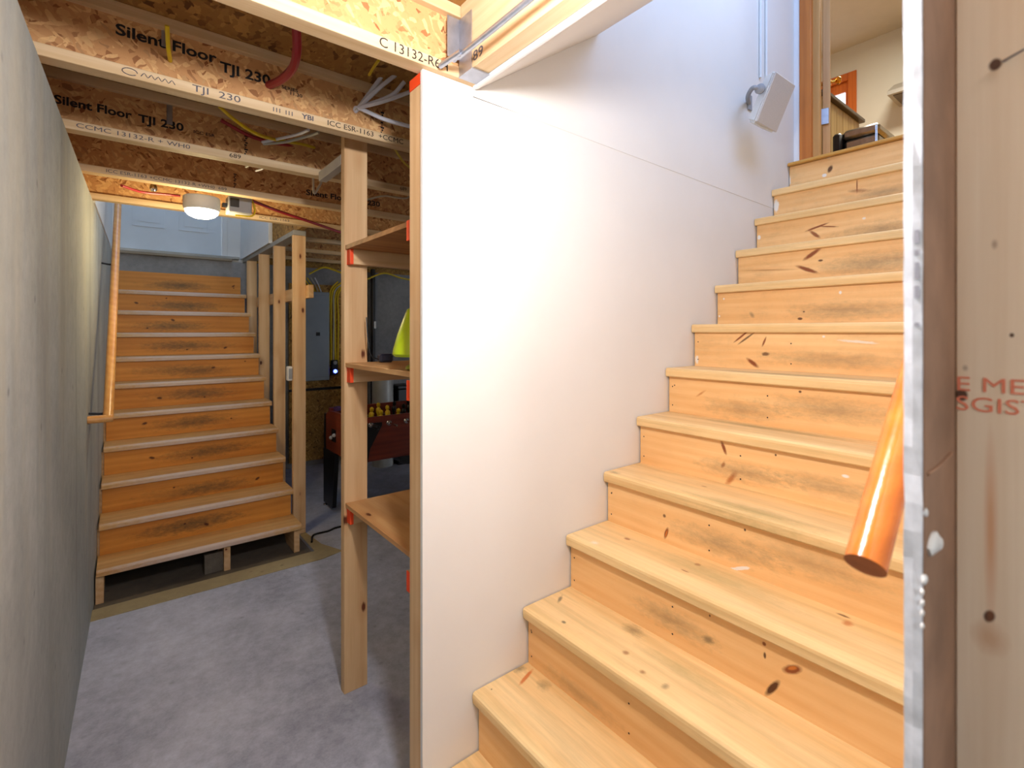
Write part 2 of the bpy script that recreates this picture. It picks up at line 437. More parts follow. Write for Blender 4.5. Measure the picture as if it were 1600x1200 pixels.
# joists of the back half, right of the stair opening
for k in range(5, 8):
    ijoist(jy(k), 1.07, 6.8, ['floor joist hung from the rim board beside the back stair opening', 'dim floor joist second behind the rim end of the back stairs',
                              'dim floor joist nearest the electrical panel wall'][k-5], None)
rim = thing('rim_board', 'strand board rim closing the floor beside the back stair opening', 'rim board', (1.03, 4.7, ZJ))
box('board', (1.022, 1.066), (3.73, YB-.01), (ZJ+.001, ZS), m_osb_y, rim)
# header over the near end of the right stairs, with its steel hanger
hd = thing('floor_joist', 'short header joist with steel hanger meeting the joist over the white wall, printed 689', 'joist', (.80, .4, ZJ))
HX0, HX1 = .79, .846
box('beam', (HX0, HX1), (-1.7, 1.243), (ZJ+.004, ZS), m_flange_y, hd, .002)
q = at(731, 96, X=HX0-.0006)
ltext('lettering', '689', .040, (HX0-.0006, q.y, q.z), m_inkb, hd, rot=(math.pi/2, 0, -math.pi/2), bold=.0004, squeeze=1.3)
hg = thing('joist_hanger', 'grey galvanised steel joist hanger cradling the header end above the white wall', 'hanger', (.818, 1.22, ZJ))
box('seat', (HX0-.006, HX1+.014), (1.175, 1.246), (ZJ-.002, ZJ+.002), m_steel, hg, .0005)
box('side_flange', (HX0-.004, HX0-.002), (1.18, 1.246), (ZJ+.002, ZJ+.17), m_steel, hg, .0005)
box('side_flange', (HX1+.002, HX1+.004), (1.18, 1.246), (ZJ+.002, ZJ+.17), m_steel, hg, .0005)
box('face_flange', (HX0-.045, HX0-.004), (1.2435, 1.246), (ZJ+.05, ZJ+.17), m_steel, hg, .0005)
st = tube('metal_conduit', [at(688, 103, Z=ZJ+.005), at(720, 81, Z=ZJ+.006), at(770, 46, Z=ZJ+.006), (.72, -.9, ZJ+.006)], .008, m_steel, None, 10, 4)
tag(st, 'thin grey metal conduit under the ceiling beside the header joist', 'conduit')

# ------------------------------------------------------------------ white stairwell wall
wm = struct(box('wall_stair_left', (.677, XK), (YW, YW+.0125), (0, 2.2365), m_dry, bev=0))
prism('upper_sheet', [(.851, 2.2395), (XK, 2.2025), (XK, 5.2), (.851, 5.2)], 'y', YW-.0015, YW+.0125, m_dry, wm)
prism('filler', [(.677, 2.2365), (.677, 2.2385), (.851, 2.2385), (.851, 2.2365)], 'y', YW, YW+.0125, m_drye, wm)
box('lower_strip', (.677, .849), (YW, YW+.0125), (2.2385, ZJ-.001), m_dry, wm, 0)
struct(wm)
box('wall_end_stud', (.679, .715), (YW+.013, YW+.085), (.0, 2.232), m_stud, wm)
box('orange_tip', (.6785, .7155), (YW+.0125, YW+.0855), (2.233, ZJ-.002), m_orange, wm, .001)
box('wall_plate', (.716, 3.1), (YW+.013, YW+.085), (2.232, ZJ-.001), m_stud_x, wm)
for i in range(1, 6): box('wall_stud', (.679+i*.42, .715+i*.42), (YW+.013, YW+.085), (0, 2.231), m_stud, wm)
# sloping drywall soffit over the stairs and drywall lining of the header
sf = struct(prism('ceiling_soffit', [(.850, 2.262), (.862, 2.262), (1.42, 2.642), (1.42, 2.658), (.850, 2.277)], 'y', YR+.001, YW-.003, m_dry))
box('corner_bead', (.847, .857), (YR+.002, YW-.004), (2.259, 2.283), m_white, sf, .001)
# right-hand wall: drywall sheet from behind, bare stud
wr = struct(box('wall_stair_right', (XE, XK), (YR-.0125, YR), (0, 5.2), m_dry, bev=0))
box('back_paper', (XE+.001, XK), (YR-.0137, YR-.0127), (0, ZJ), m_paper, wr, 0)
# ragged gypsum edge of the sheet
bm = bmesh.new(); N = 90; ring = []
for i in range(N+1):
    z = ZJ*i/N
    j = [random.uniform(-.0011, .0011) for _ in range(4)]
    if abs(z-1.35) < .02: j = [a-.0018 for a in j]
    ring.append([bm.verts.new((XE-.0025+j[0], YR-.0126+j[1]*.5, z)), bm.verts.new((XE-.0035+j[2], YR-.0063, z)), bm.verts.new((XE-.0025+j[3], YR+.0004+j[1]*.4, z)),
                 bm.verts.new((XE+.002, YR+.0004, z)), bm.verts.new((XE+.002, YR-.0126, z))])
for a, b in zip(ring, ring[1:]):
    for k in range(5): bm.faces.new((a[k], a[(k+1) % 5], b[(k+1) % 5], b[k]))
bm.faces.new(ring[0]); bm.faces.new(ring[-1])
finish('sheet_edge', bm, m_drye, wr, (0, 0, 0))
# a band of dark printing on the sheet's edge tape
for q, (za, zb) in enumerate([(1.545, 1.556), (1.562, 1.577), (1.583, 1.588), (1.594, 1.606), (1.520, 1.523)]):
    box('edge_print', (XE-.0042, XE-.0036), (YR-.0112, YR-.0078), (za, zb), flat('faint_print', lin(150, 150, 160), .8), wr, 0)
# plaster squeezed out behind the sheet
def blob(px, py, r, parent, sx=1, sz=1):
    p = at(px, py, Y=YR-.0137); b = bmesh.new(); bmesh.ops.create_icosphere(b, subdivisions=2, radius=r)
    for v in b.verts: v.co *= random.uniform(.8, 1.15); v.co.x *= sx; v.co.y *= .5; v.co.z *= sz
    finish('plaster_blob', b, m_white, parent, p, smooth=True)
blob(1456, 848, .011, wr, 1.6, 1.1); blob(1466, 850, .008, wr, 1.2, .8); blob(1446, 801, .004, wr); blob(1444, 905, .005, wr)
for y in (925, 942, 958, 978): blob(1441, y, .003, wr)
tube('plaster_ridge', [at(1450, 741, Y=YR-.0145), at(1468, 728, Y=YR-.0150), at(1487, 708, Y=YR-.0145)], .0016, m_paper, wr, 6, 4)
sdm = wood('near_stud_wood', lin(226, 200, 164), lin(196, 156, 112), 'z', .55, plane='yz', marks=[
    (.020, 0, .001, .001, 0, KNOT, 0, .5, 0)])
XS = .682
def nm(px, py, ru, rv, ang=0, col=lin(70, 36, 22), st=.95, soft=.35, rag=.15):
    p = at(px, py, X=XS); return (p.y-(YR-.0137-.0445), p.z-1.13, ru, rv, ang, col, st, soft, rag)
sdm = wood('near_stud_wood', lin(232, 216, 194), lin(206, 178, 146), 'z', .55, plane='yz', marks=[
    nm(1555, 104, .0055, .007), nm(1502, 620, .006, .0075), nm(1546, 966, .0048, .008, .3), nm(1554, 385, .003, .006, 0, lin(130, 100, 80), .6, .7),
    nm(1581, 527, .002, .0025), nm(1548, 830, .006, .11, 0, lin(196, 118, 52), .55, .8, 0), nm(1546, 1000, .016, .02, 0, lin(176, 120, 70), .5, .8, .3),
    nm(1508, 578, .003, .004, 0, lin(120, 100, 90), .6, .8)])
ns = box('stud', (XS, XS+.036), (YR-.0137-.089, YR-.0137), (.0, ZJ-.004), sdm, None, .002)
tag(ns, 'close pale upright stud with dark knots and red grade stamp behind the drywall edge', 'stud')
p = at(1489, 640, X=XS)
for s, py, px in (('E MEI E', 600, 1492), ('SGISTE', 630, 1492)):
    q = at(px, py, X=XS-.0004)
    ltext('grade_stamp', s, .021, (XS-.0006, q.y, q.z), m_inkr, ns, rot=(math.pi/2, 0, -math.pi/2), squeeze=1.2)
nl = at(1563, 97, X=XS)
tube('nail', [(XS+.002, nl.y, nl.z), (XS-.02, nl.y-.03, nl.z+.001), (XS-.03, nl.y-.055, nl.z+.003)], .0013, m_steel, ns, 6, 3)

# ------------------------------------------------------------------ right staircase
W, DK, GR = lin(236, 232, 226), lin(70, 30, 12), lin(112, 98, 74)
LEAF = lin(132, 62, 22)
def xr(k): return X0+RUN*k
YA, YZ = YR+.004, YW-.004
YC = (YA+YZ)/2
RB = .022                                   # riser set back under the nosing
TT = .037
def rm(k, px, py, ru, rv, deg=0, col=LEAF, st=.9, soft=.45, rag=.15):
    p = at(px, py, X=xr(k)+RB); return (p.y-YC, p.z-(Z0+RISE*k-TT-(RISE-TT)/2), ru, rv, math.radians(deg), col, st, soft, rag)
def tm(k, px, py, ru, rv, deg=0, col=LEAF, st=.85, soft=.5, rag=.25):
    p = at(px, py, Z=Z0+RISE*k); return (p.x-(xr(k)+.1175), p.y-YC, ru, rv, math.radians(deg), col, st, soft, rag)
RMK = {11: [rm(11, 1297, 264, .014, .024, 25, DK), rm(11, 1296, 245, .018, .008, 0, W, .9, .4, .5), rm(11, 1288, 274, .014, .011, 0, W, .9, .4, .5), rm(11, 1335, 235, .2, .012, 0, GR, .5, 1, .5), rm(11, 1234, 282, .007, .03, 0, W, .7, .5, .6)],
       10: [rm(10, 1339, 290, .0035, .045, 0, LEAF, .9, .5, .1), rm(10, 1341, 298, .06, .012, 10, LEAF, .6, .8, .5), rm(10, 1213, 322, .017, .035, 0, W, .9, .3, .5), rm(10, 1380, 300, .15, .03, 0, GR, .5, 1, .6)],
       9: [rm(9, 1276, 355, .06, .006, -14, LEAF, .95, .5, .4), rm(9, 1273, 366, .036, .010, 42, LEAF, .9, .5, .3), rm(9, 1296, 354, .045, .004, 10, LEAF, .9, .5, .3), rm(9, 1186, 371, .010, .012, 0, W, .9, .3, .5), rm(9, 1350, 341, .009, .007, 0, W, .7, .4, .5), rm(9, 1380, 360, .22, .05, 0, GR, .55, 1, .7)],
       8: [rm(8, 1269, 397, .05, .012, -33, LEAF, .95, .5, .25), rm(8, 1261, 421, .062, .011, 24, LEAF, .95, .5, .25), rm(8, 1282, 407, .012, .006, 0, DK), rm(8, 1370, 410, .25, .055, 0, GR, .55, 1, .7), rm(8, 1200, 422, .16, .006, 4, lin(160, 92, 36), .6, .9, .2)],
       7: [rm(7, 1250, 498, .012, .007, 0, DK), rm(7, 1256, 487, .005, .004, 0, DK), rm(7, 1131, 467, .005, .006, 0, W), rm(7, 1124, 494, .005, .006, 0, W), rm(7, 1313, 457, .006, .008, 0, W), rm(7, 1330, 485, .28, .04, 0, GR, .5, 1, .7), rm(7, 1175, 492, .02, .012, 60, GR, .6, .8, .5)],
       6: [rm(6, 1158, 526, .05, .005, -38, LEAF, .95, .5, .25), rm(6, 1167, 528, .055, .005, -36, DK, .8, .5, .25), rm(6, 1194, 534, .026, .005, -68, LEAF), rm(6, 1176, 567, .035, .011, 35, LEAF, .95, .5, .3), rm(6, 1196, 553, .018, .010, 0, DK, .8, .6, .6), rm(6, 1089, 562, .010, .022, 0, W, .8, .4, .6), rm(6, 1340, 534, .07, .006, 5, W, .6, .5, .8), rm(6, 1287, 526, .006, .005, 0, W), rm(6, 1300, 562, .3, .035, 0, GR, .45, 1, .7)],
       5: [rm(5, 1095, 615, .03, .006, -35, lin(190, 112, 48), .7, .7, .3), rm(5, 1300, 640, .25, .05, 0, GR, .5, 1, .75), rm(5, 1054, 602, .004, .004, 0, DK), rm(5, 1160, 640, .18, .05, 0, GR, .45, 1, .75), rm(5, 1250, 612, .006, .005, 0, DK)],
       4: [rm(4, 1131, 700, .008, .028, -22, LEAF, .95, .5, .3), rm(4, 1130, 726, .008, .016, 25, lin(150, 84, 34), .8, .6, .4), rm(4, 1142, 748, .012, .04, 35, lin(176, 98, 38), .8, .7, .3), rm(4, 1212, 711, .004, .005, 0, DK), rm(4, 1160, 738, .2, .04, 0, GR, .5, 1, .75), rm(4, 1290, 760, .2, .04, 0, GR, .45, 1, .75), rm(4, 1321, 744, .012, .006, 0, W)],
       3: [rm(3, 1038, 806, .007, .007, 0, DK, .85), rm(3, 1041, 833, .008, .026, 18, LEAF, .95, .45, .15), rm(3, 1041, 834, .003, .016, 18, lin(206, 120, 46), .9), rm(3, 1164, 828, .004, .005, 0, DK), rm(3, 956, 770, .003, .004, 0, DK), rm(3, 1130, 852, .22, .045, 0, GR, .5, 1, .75), rm(3, 1265, 880, .2, .05, 0, GR, .4, 1, .75), rm(3, 1155, 888, .04, .006, -24, W, .9, .3, .6)],
       2: [rm(2, 1238, 1046, .03, .012, -35, LEAF, .95, .45, .2), rm(2, 1238, 1044, .015, .005, -35, lin(206, 120, 46), .9), rm(2, 1207, 1075, .009, .036, 32, DK, .95, .45, .15), rm(2, 1195, 1024, .004, .01, 0, DK), rm(2, 1194, 1006, .006, .006, 0, LEAF), rm(2, 1050, 970, .16, .04, 0, GR, .5, 1, .75), rm(2, 1106, 1000, .02, .015, 0, GR, .7, .8, .6), rm(2, 1109, 962, .003, .004, 0, DK)],
       1: [rm(1, 830, 985, .003, .004, 0, DK), rm(1, 900, 1080, .18, .03, 0, GR, .35, 1, .75)]}
TMK = {0: [tm(0, 822, 1058, .05, .008, 20, lin(206, 110, 50), .85, .5, .3), tm(0, 812, 1045, .03, .02, 10, GR, .7, .9, .8), tm(0, 850, 1070, .03, .03, 0, GR, .5, .9, .8), tm(0, 768, 1077, .003, .003, 0, DK)],
       1: [tm(1, 875, 936, .03, .008, 30, GR, .8, .7, .6), tm(1, 881, 972, .008, .01, 0, GR, .8), tm(1, 978, 1020, .012, .012, 0, lin(150, 96, 60), .7, .7, .4), tm(1, 1004, 1050, .01, .012, 0, lin(140, 86, 50), .7, .7, .4), tm(1, 1040, 1072, .018, .012, 0, GR, .6, .8, .5), tm(1, 990, 985, .03, .04, 0, GR, .6, .9, .9), tm(1, 1070, 1050, .035, .2, 0, lin(170, 150, 96), .5, 1, .5)],
       2: [tm(2, 980, 842, .01, .016, 0, lin(150, 90, 60), .8, .6, .5), tm(2, 1090, 882, .012, .012, 0, lin(160, 96, 54), .8, .6, .4), tm(2, 1070, 892, .004, .016, 0, LEAF, .8), tm(2, 1318, 962, .006, .02, 0, DK, .8, .6, .6), tm(2, 1324, 974, .02, .014, 0, lin(196, 122, 70), .8, .7, .4), tm(2, 930, 848, .015, .02, 0, W, .5, .8, .9), tm(2, 1120, 900, .05, .28, 0, lin(166, 146, 94), .55, 1, .5)],
       3: [tm(3, 1100, 760, .004, .014, 0, LEAF, .8), tm(3, 960, 738, .02, .03, 0, GR, .6, .9, .8), tm(3, 951, 744, .012, .010, 0, W, .9, .3, .5), tm(3, 1180, 800, .05, .26, 0, lin(150, 134, 84), .7, 1, .5)],
       4: [tm(4, 1190, 668, .04, .34, 0, lin(140, 126, 84), .75, 1, .4)], 5: [tm(5, 1240, 586, .05, .4, 0, lin(140, 128, 92), .7, 1, .4)]}
rs = thing('staircase', 'bright pine staircase rising between the white wall and the close handrail', 'staircase', (xr(0), YC, 0))
for k in range(-1, 12):
    if k < 11:
        m = wood('right_tread_%d' % (k+1), PINE_L if k > 2 else lin(246, 214, 158), lin(226, 180, 116), 'y', .5, TMK.get(k, ()), 'xy', dirt_shade=.12, wear=.25)
        bm = bmesh.new(); x0, z1 = xr(k), Z0+RISE*k
        cx, cz = x0+.1175, z1-TT/2
        pr = [(x0+RUN+.032, z1), (x0+RUN+.032, z1-TT), (x0+.005, z1-TT), (x0+.0015, z1-TT+.004), (x0, z1-.012), (x0+.0018, z1-.0045), (x0+.008, z1)]
        A = [bm.verts.new((u-cx, YA-YC, v-cz)) for u, v in pr]; B = [bm.verts.new((u-cx, YZ-YC, v-cz)) for u, v in pr]
        bm.faces.new(A); bm.faces.new(B[::-1])
        for i in range(len(pr)): bm.faces.new((A[i], A[(i+1) % 7], B[(i+1) % 7], B[i]))
        finish('tread', bm, m, rs, (cx, YC, cz))
    z1 = Z0+RISE*k-TT if k < 11 else Z0+RISE*k-.02
    m = wood('right_riser_%d' % (k+1), lin(246, 202, 142), lin(226, 166, 100), 'y', .5, RMK.get(k, ()), 'yz', dirt_shade=.10 if k < 6 else .32)  # upper risers: real dirt, strengthened to paint in the light falloff
    zc = Z0+RISE*k-TT-(RISE-TT)/2
    bm = bmesh.new(); bx(bm, -.009, .009, YA+.006-YC, YZ-.003-YC, max(.0, zc-(RISE-TT)/2-.0)-zc, z1-zc)
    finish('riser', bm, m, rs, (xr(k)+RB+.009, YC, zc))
for yy in (YA+.01, YC-.019, YZ-.05):           # notched stringers under the treads
    pts = [(xr(-1)+RB+.019, 0)]
    for k in range(-1, 11):
        pts += [(xr(k)+RB+.019, Z0+RISE*k-TT-.001), (xr(k+1)+RB+.019, Z0+RISE*k-TT-.001)]
    pts += [(xr(11)+RB+.019, Z0+RISE*10-TT-.15), (xr(1), 0)]
    prism('stringer', pts, 'y', yy, yy+.036, m_stud_x, rs)
# upper floor: oak nosing, kitchen floor
m_oak = wood('oak_floor', lin(214, 164, 84), lin(170, 112, 44), 'y', .35)
struct(box('floor_nosing', (xr(11)-.004, xr(11)+.08), (YA, YZ), (Z0+RISE*11-.018, Z0+RISE*11), m_oak, None, .004))
struct(box('floor_kitchen', (xr(11)+.081, 7.0), (-1.8, 3.6), (ZF-.001, ZF+.0005), m_oak, None, 0))
# nail heads and paint flecks already in the boards; small dark nail heads near the left riser ends
for k in range(1, 7):
    bm = bmesh.new()
    for dz in (.03, .11):
        for yy in (YZ-.02, YZ-.42):
            r = bmesh.ops.create_circle(bm, cap_ends=True, radius=.0028, segments=8, matrix=Matrix.Translation((0, yy-YC, dz-.08)) @ Matrix.Rotation(math.pi/2, 4, 'Y'))
    o = finish('nail_heads', bm, m_ink, rs, (xr(k)+RB-.0006, YC, Z0+RISE*k-TT-.153+.08)); o['kind'] = 'stuff'

# right handrail
RS, RZ = .597, 1.2756
sl = RISE/RUN
hr = thing('handrail', 'round varnished orange handrail with cut end along the right stair wall', 'handrail', (RS, .172, RZ))
d = Vector((1, 0, sl)).normalized()
tube('rail', [(RS, .172, RZ), (RS+1.9, .172, RZ+1.9*sl)], .0185, m_rail, hr, 28, 1, False)
bm = bmesh.new(); bmesh.ops.create_circle(bm, cap_ends=True, radius=.0186, segments=28)
o = finish('end_grain', bm, m_rail_end, hr, Vector((RS, .172, RZ))-d*.0006); o.rotation_euler = (-d).to_track_quat('Z', 'Y').to_euler()
m_olive = flat('olive_bracket', lin(92, 92, 30), .4, .3)
for t in (.135, 1.0, 1.7):
    c = Vector((RS+t, .172, RZ+t*sl))
    br = tube('bracket', [c+Vector((0, 0, -.018)), c+Vector((.004, -.012, -.045)), c+Vector((.004, -.0405, -.055))], .005, m_olive, hr, 8, 5)

# ------------------------------------------------------------------ left (back) staircase
ls = thing('staircase', 'orange lamp-lit pine staircase with scuffed risers leading up to the blue door', 'staircase', ((LX0+LX1)/2, LY0, -.02))
def yl(k): return LY0+LRUN*k
LXC = (LX0+LX1)/2
def scuff(seed, a=0):
    r = random.Random(seed); out = []
    for i in range(2):
        out.append((r.uniform(-.12, .12), r.uniform(-.03, .01), r.uniform(.25, .36), r.uniform(.045, .06), 0, lin(80, 68, 46), .55, 1, .9))
    out.append((r.uniform(-.45, .45), r.uniform(-.04, .05), .02, .011, r.uniform(-.6, .6), DK, .9, .5, .3))
    out.append((r.uniform(-.45, .45), r.uniform(-.04, .05), .009, .007, 0, DK, .9, .5, .2))
    return out
def left_x(y): return wall_x(y)+.012
for k in range(0, 11):
    xl = left_x(yl(k)); xc = (xl+LX1)/2
    if k < 10:
        y0, z1 = yl(k), LZ0+LRISE*k; cy, cz = y0+.12, z1-TT/2
        m = wood('left_tread_%d' % k, lin(218, 176, 116), lin(184, 128, 68), 'x', .45, [(0, -.112, .62, .016, 0, lin(206, 192, 186), .75, .5, .35)], 'xy', dirt_shade=.35, wear=.3)  # pale nose strip: worn edge plus the bulb's light painted in
        pr = [(y0+LRUN+.03, z1), (y0+LRUN+.03, z1-TT), (y0+.004, z1-TT), (y0, z1-TT+.004), (y0, z1-.014), (y0+.004, z1-.005), (y0+.012, z1)]
        bm = bmesh.new(); A = [bm.verts.new((xl-xc, u-cy, v-cz)) for u, v in pr]; B = [bm.verts.new((LX1-xc, u-cy, v-cz)) for u, v in pr]
        bm.faces.new(A); bm.faces.new(B[::-1])
        for i in range(7): bm.faces.new((A[i], A[(i+1) % 7], B[(i+1) % 7], B[i]))
        finish('tread', bm, m, ls, (xc, cy, cz))
    if k > 0:
        m = wood('left_riser_%d' % k, lin(222, 152, 66), lin(178, 104, 36), 'x', .5, scuff(k+20), 'xz', dirt_shade=.2)
        zt = LZ0+LRISE*k-TT if k < 10 else LZ0+LRISE*k
        zb = LZ0+LRISE*(k-1)+.001
        bm = bmesh.new(); bx(bm, xl+.003-xc, LX1-.012-xc, -.009, .009, -(zt-zb)/2, (zt-zb)/2)
        finish('riser', bm, m, ls, (xc, yl(k)+.022+.009, (zt+zb)/2))
for xa in (-.112, LXC+.085, LX1-.042):
    pts = [(yl(0)+.03, -.021)]
    for k in range(0, 10):
        pts += [(yl(k)+(.03 if k == 0 else .042), LZ0+LRISE*k-TT-.001), (yl(k+1)+.042, LZ0+LRISE*k-TT-.001)]
    pts += [(yl(10)+.03, LZ0+LRISE*9-.25), (yl(1)+.02, -.021)]
    prism('stringer', pts, 'x', xa, xa+.036, m_stud_y, ls)
box('cleat', (LXC-.02, LXC+.083), (yl(0)+.05, yl(0)+.086), (-.021, .10), m_pad, ls)
# left handrail: follows the concrete wall
lh = thing('handrail', 'slim wooden handrail on dark brackets along the concrete wall by the back stairs', 'handrail', (-.05, 3.2, 1.075))
def lr(y): return Vector((-.05+.0204*(y-3.2), y, 1.075+.884*(y-3.2)))
tube('rail', [lr(3.2), lr(5.4)], .022, m_rail_y, lh, 16, 1, False)
e = lr(3.2)
tube('return_piece', [e+Vector((.018, 0, .004)), (wall_x(3.2)+.001, 3.2, 1.079)], .019, m_rail_y, lh, 14, 1, False)
for yy in (3.27, 4.25, 5.1):
    q = lr(yy)
    tube('bracket', [q+Vector((0, 0, -.018)), q+Vector((-.02, 0, -.04)), Vector((wall_x(yy)+.001, yy, q.z-.035))], .006, m_black, lh, 8, 5)

# back door at the top of the left stairs
m_doorp = flat('door_paint', lin(214, 222, 228), .45, var=.03)
dr = struct(box('door_1', (-.03, .818), (YB+.09, YB+.125), (2.292, 4.3), m_doorp, None, .002))
def panel(x0, x1, z0, z1):
    y = YB+.09
    bm = bmesh.new()
    bx(bm, x0, x1, y-.0055, y-.001, z0, z0+.016); bx(bm, x0, x1, y-.0055, y-.001, z1-.016, z1)
    bx(bm, x0, x0+.016, y-.0055, y-.001, z0+.016, z1-.016); bx(bm, x1-.016, x1, y-.0055, y-.001, z0+.016, z1-.016)
    bx(bm, x0+.045, x1-.045, y-.004, y-.001, z0+.045, z1-.045)
    finish('door_panel', bm, m_doorp, dr, (0, 0, 0))
for xa, xb in ((.085, .34), (.45, .705)):
    panel(xa, xb, 2.52, 3.05); panel(xa, xb, 3.15, 3.75); panel(xa, xb, 3.85, 4.15)
lathe('door_knob', [(.012, 0), (.012, .02), (.028, .03), (.03, .045), (.02, .058), (0, .06)], m_brass, dr, (.765, YB+.089, 3.2), 16, (math.pi/2, 0, 0))
struct(box('trim_2', (.822, .868), (YB+.06, YB+.13), (2.262, 4.36), m_white, None, .002))
struct(box('trim_3', (-.09, -.034), (YB+.06, YB+.13), (2.262, 4.36), m_white, None, .002))
struct(box('wall_door', (.869, 1.9), (YB+.07, YB+.17), (2.2365, 5.2), m_white, None, 0))
m_sill = wood('door_sill', lin(150, 140, 122), lin(112, 100, 84), 'x', .5)
sl_ = struct(box('trim_4', (-.06, .90), (YB-.03, YB+.13), (2.2365, 2.262), m_sill, None, .003))
box('sill_plate', (-.06, .97), (YB-.012, YB+.10), (2.2625, 2.288), flat('sill_metal', lin(150, 152, 150), .4, .4), sl_, .003)
# drywall lining of the opening's right side
bx_ = struct(box('wall_hall_right', (.988, 1.019), (4.60, YB+.06), (ZJ+.003, 5.2), m_white, None, 0))
struct(box('ceiling_hall', (-.4, 2.0), (3.7, YB+.7), (5.2, 5.25), m_white, None, 0))
struct(box('ceiling_stair', (.4, XK+.1), (-.1, 1.5), (5.2, 5.25), m_white, None, 0))
struct(box('wall_hall_near', (-.4, 1.02), (3.74, 3.78), (ZF+.001, 5.2), m_white, None, 0))
struct(box('wall_stair_near', (1.405, 1.425), (YR, YW-.003), (2.66, 5.2), m_white, None, 0))

# ------------------------------------------------------------------ stud wall beside the left stairs
sw = thing('stud_wall', 'open frame of bare studs along the right side of the back stairs', 'stud wall', (1.045, 4.7, 0))
for i, yy in enumerate((3.87, 4.455, 5.02, 5.57)):
    box('stud', (1.0, 1.089), (yy, yy+.038), (.038, ZJ-.037), m_stud, sw)
box('top_plate', (1.0, 1.089), (3.865, YB-.005), (ZJ-.0365, ZJ-.0005), flat('weathered_plate', lin(150, 146, 138), .7), sw)
box('bottom_plate', (1.0, 1.089), (3.872, YB-.005), (.0045, .0375), m_stud_y, sw)
box('blocking', (1.0895, 1.126), (3.80, YB-.01), (1.765, 1.862), m_stud_y, sw)
ob = thing('outlet_box', 'small white outlet box fixed behind the front stud of the open frame', 'outlet', (.99, 3.93, 1.2))
box('body', (.968, .999), (3.885, 3.94), (1.15, 1.255), m_white, ob, .004)
box('cover', (.972, .998), (3.880, 3.884), (1.165, 1.24), m_greyp, ob, .001)

# ------------------------------------------------------------------ shelving between the post and the white wall
sh = thing('storage_shelf', 'homemade shelf rack of bare lumber with orange-tipped cleats beside the white wall', 'shelf', (.75, 2.05, 0))
PX, PY = .730, 2.048
box('post', (PX, PX+.100), (PY, PY+.040), (0, 2.43), m_stud, sh, .002)
box('block', (PX-.0005, PX+.036), (PY+.041, PY+.34), (2.222, ZJ-.002), flat('weathered_block', lin(168, 158, 146), .7), sh)
box('post', (PX+1.1, PX+1.2), (PY, PY+.040), (0, 2.25), m_stud, sh, .002)
m_shelf = wood('shelf_board_wood', lin(224, 180, 124), lin(180, 122, 70), 'y', .5, knots=.8)
m_ply = wood('shelf_underside', lin(196, 140, 84), lin(140, 88, 46), 'x', .6)
def ctop(px, py): return at(px, py, Y=PY-.018).z
for px, py, mm in ((541, 389, m_ply), (543, 574, m_shelf), (541, 795, m_shelf)):
    z = ctop(px, py)
    yn = YW+.088
    box('shelf_board', (PX+.004, 1.95), (yn+.002, PY-.0005), (z, z+.018), mm, sh, .001)
    for nm_, ya, yb in (('cleat', PY-.038, PY-.0005), ('cleat', yn, yn+.037)):
        cl = box(nm_, (PX+.012 if ya > 1.8 else .69, 1.95), (ya, yb), (z-.0625, z-.0005), m_stud_x, sh, .001)
        xe = PX+.012 if ya > 1.8 else .69
        tp = box('orange_tip', (xe-.0012, xe+.013), (ya-.0008, yb+.0006), (z-.0632, z-.0008), m_orange, cl, .0005)
    if z > 2: pass
# things on the middle shelf
zm = ctop(543, 574)+.0182
m_lime = flat('lime_plastic', lin(190, 214, 30), .35)
lg = at(648, 540, Y=1.52)
lm = thing('table_lamp', 'lime green flared plastic shade on a short stem, half hidden behind the wall end', 'lamp', (lg.x, 1.52, zm))
lathe('shade', [(.018, .210), (.026, .205), (.040, .170), (.058, .120), (.072, .070), (.074, .055), (.066, .046), (.030, .044), (.012, .044)], m_lime, lm, (lg.x, 1.52, zm), 28)
lathe('stem', [(.020, .0), (.032, .004), (.030, .012), (.018, .02), (.017, .05)], flat('olive_stem', lin(150, 150, 30), .4), lm, (lg.x, 1.52, zm), 20)
dv = at(602, 566, Y=1.98)
dk = thing('charger', 'small dark charger with a thin black wire on the middle shelf', 'charger', (dv.x, 1.98, zm))
bm = bmesh.new(); bx(bm, -.030, .030, -.02, .02, 0, .036, .008); finish('body', bm, flat('navy_plastic', lin(46, 50, 66), .35), dk, (dv.x, 1.98, zm))
tube('wire', [(dv.x-.028, 1.98, zm+.012), (dv.x-.06, 1.985, zm+.03), (dv.x-.072, 1.99, zm+.09), (dv.x-.075, 2.0, zm+.19)], .0022, m_black, dk, 6, 5)

# ------------------------------------------------------------------ back wall: panel, OSB, cables, pipe, tank
ob_ = thing('strand_board', 'strand board sheet on the far wall behind the electrical panel', 'board', (1.85, YB-.02, .1))
box('upper_sheet', (1.45, 2.10), (YB-.016, YB-.001), (.875, 2.05), m_osb_y, ob_, 0)
box('lower_sheet', (1.45, 2.10), (YB-.022, YB-.001), (.06, .845), m_osb_y, ob_, 0)
box('batten', (1.45, 2.10), (YB-.018, YB-.001), (.846, .874), m_black, ob_)
pn = thing('breaker_cabinet', 'tall grey breaker panel on the far basement wall', 'breaker panel', (1.78, YB-.06, 1.0))
PN0, PN1 = 1.57, 1.862
m_pnl = flat('panel_grey', lin(132, 142, 152), .45, .1, var=.06)
box('cabinet', (PN0, PN1), (YB-.10, YB-.017), (.965, 1.96), m_pnl, pn, .004)
box('door', (PN0+.02, PN1-.02), (YB-.106, YB-.101), (1.0, 1.925), m_pnl, pn, .003)
p = at(497, 522, Y=YB-.11); box('latch', (p.x-.022, p.x+.022), (YB-.112, YB-.1065), (p.z-.02, p.z+.02), m_black, pn, .002)
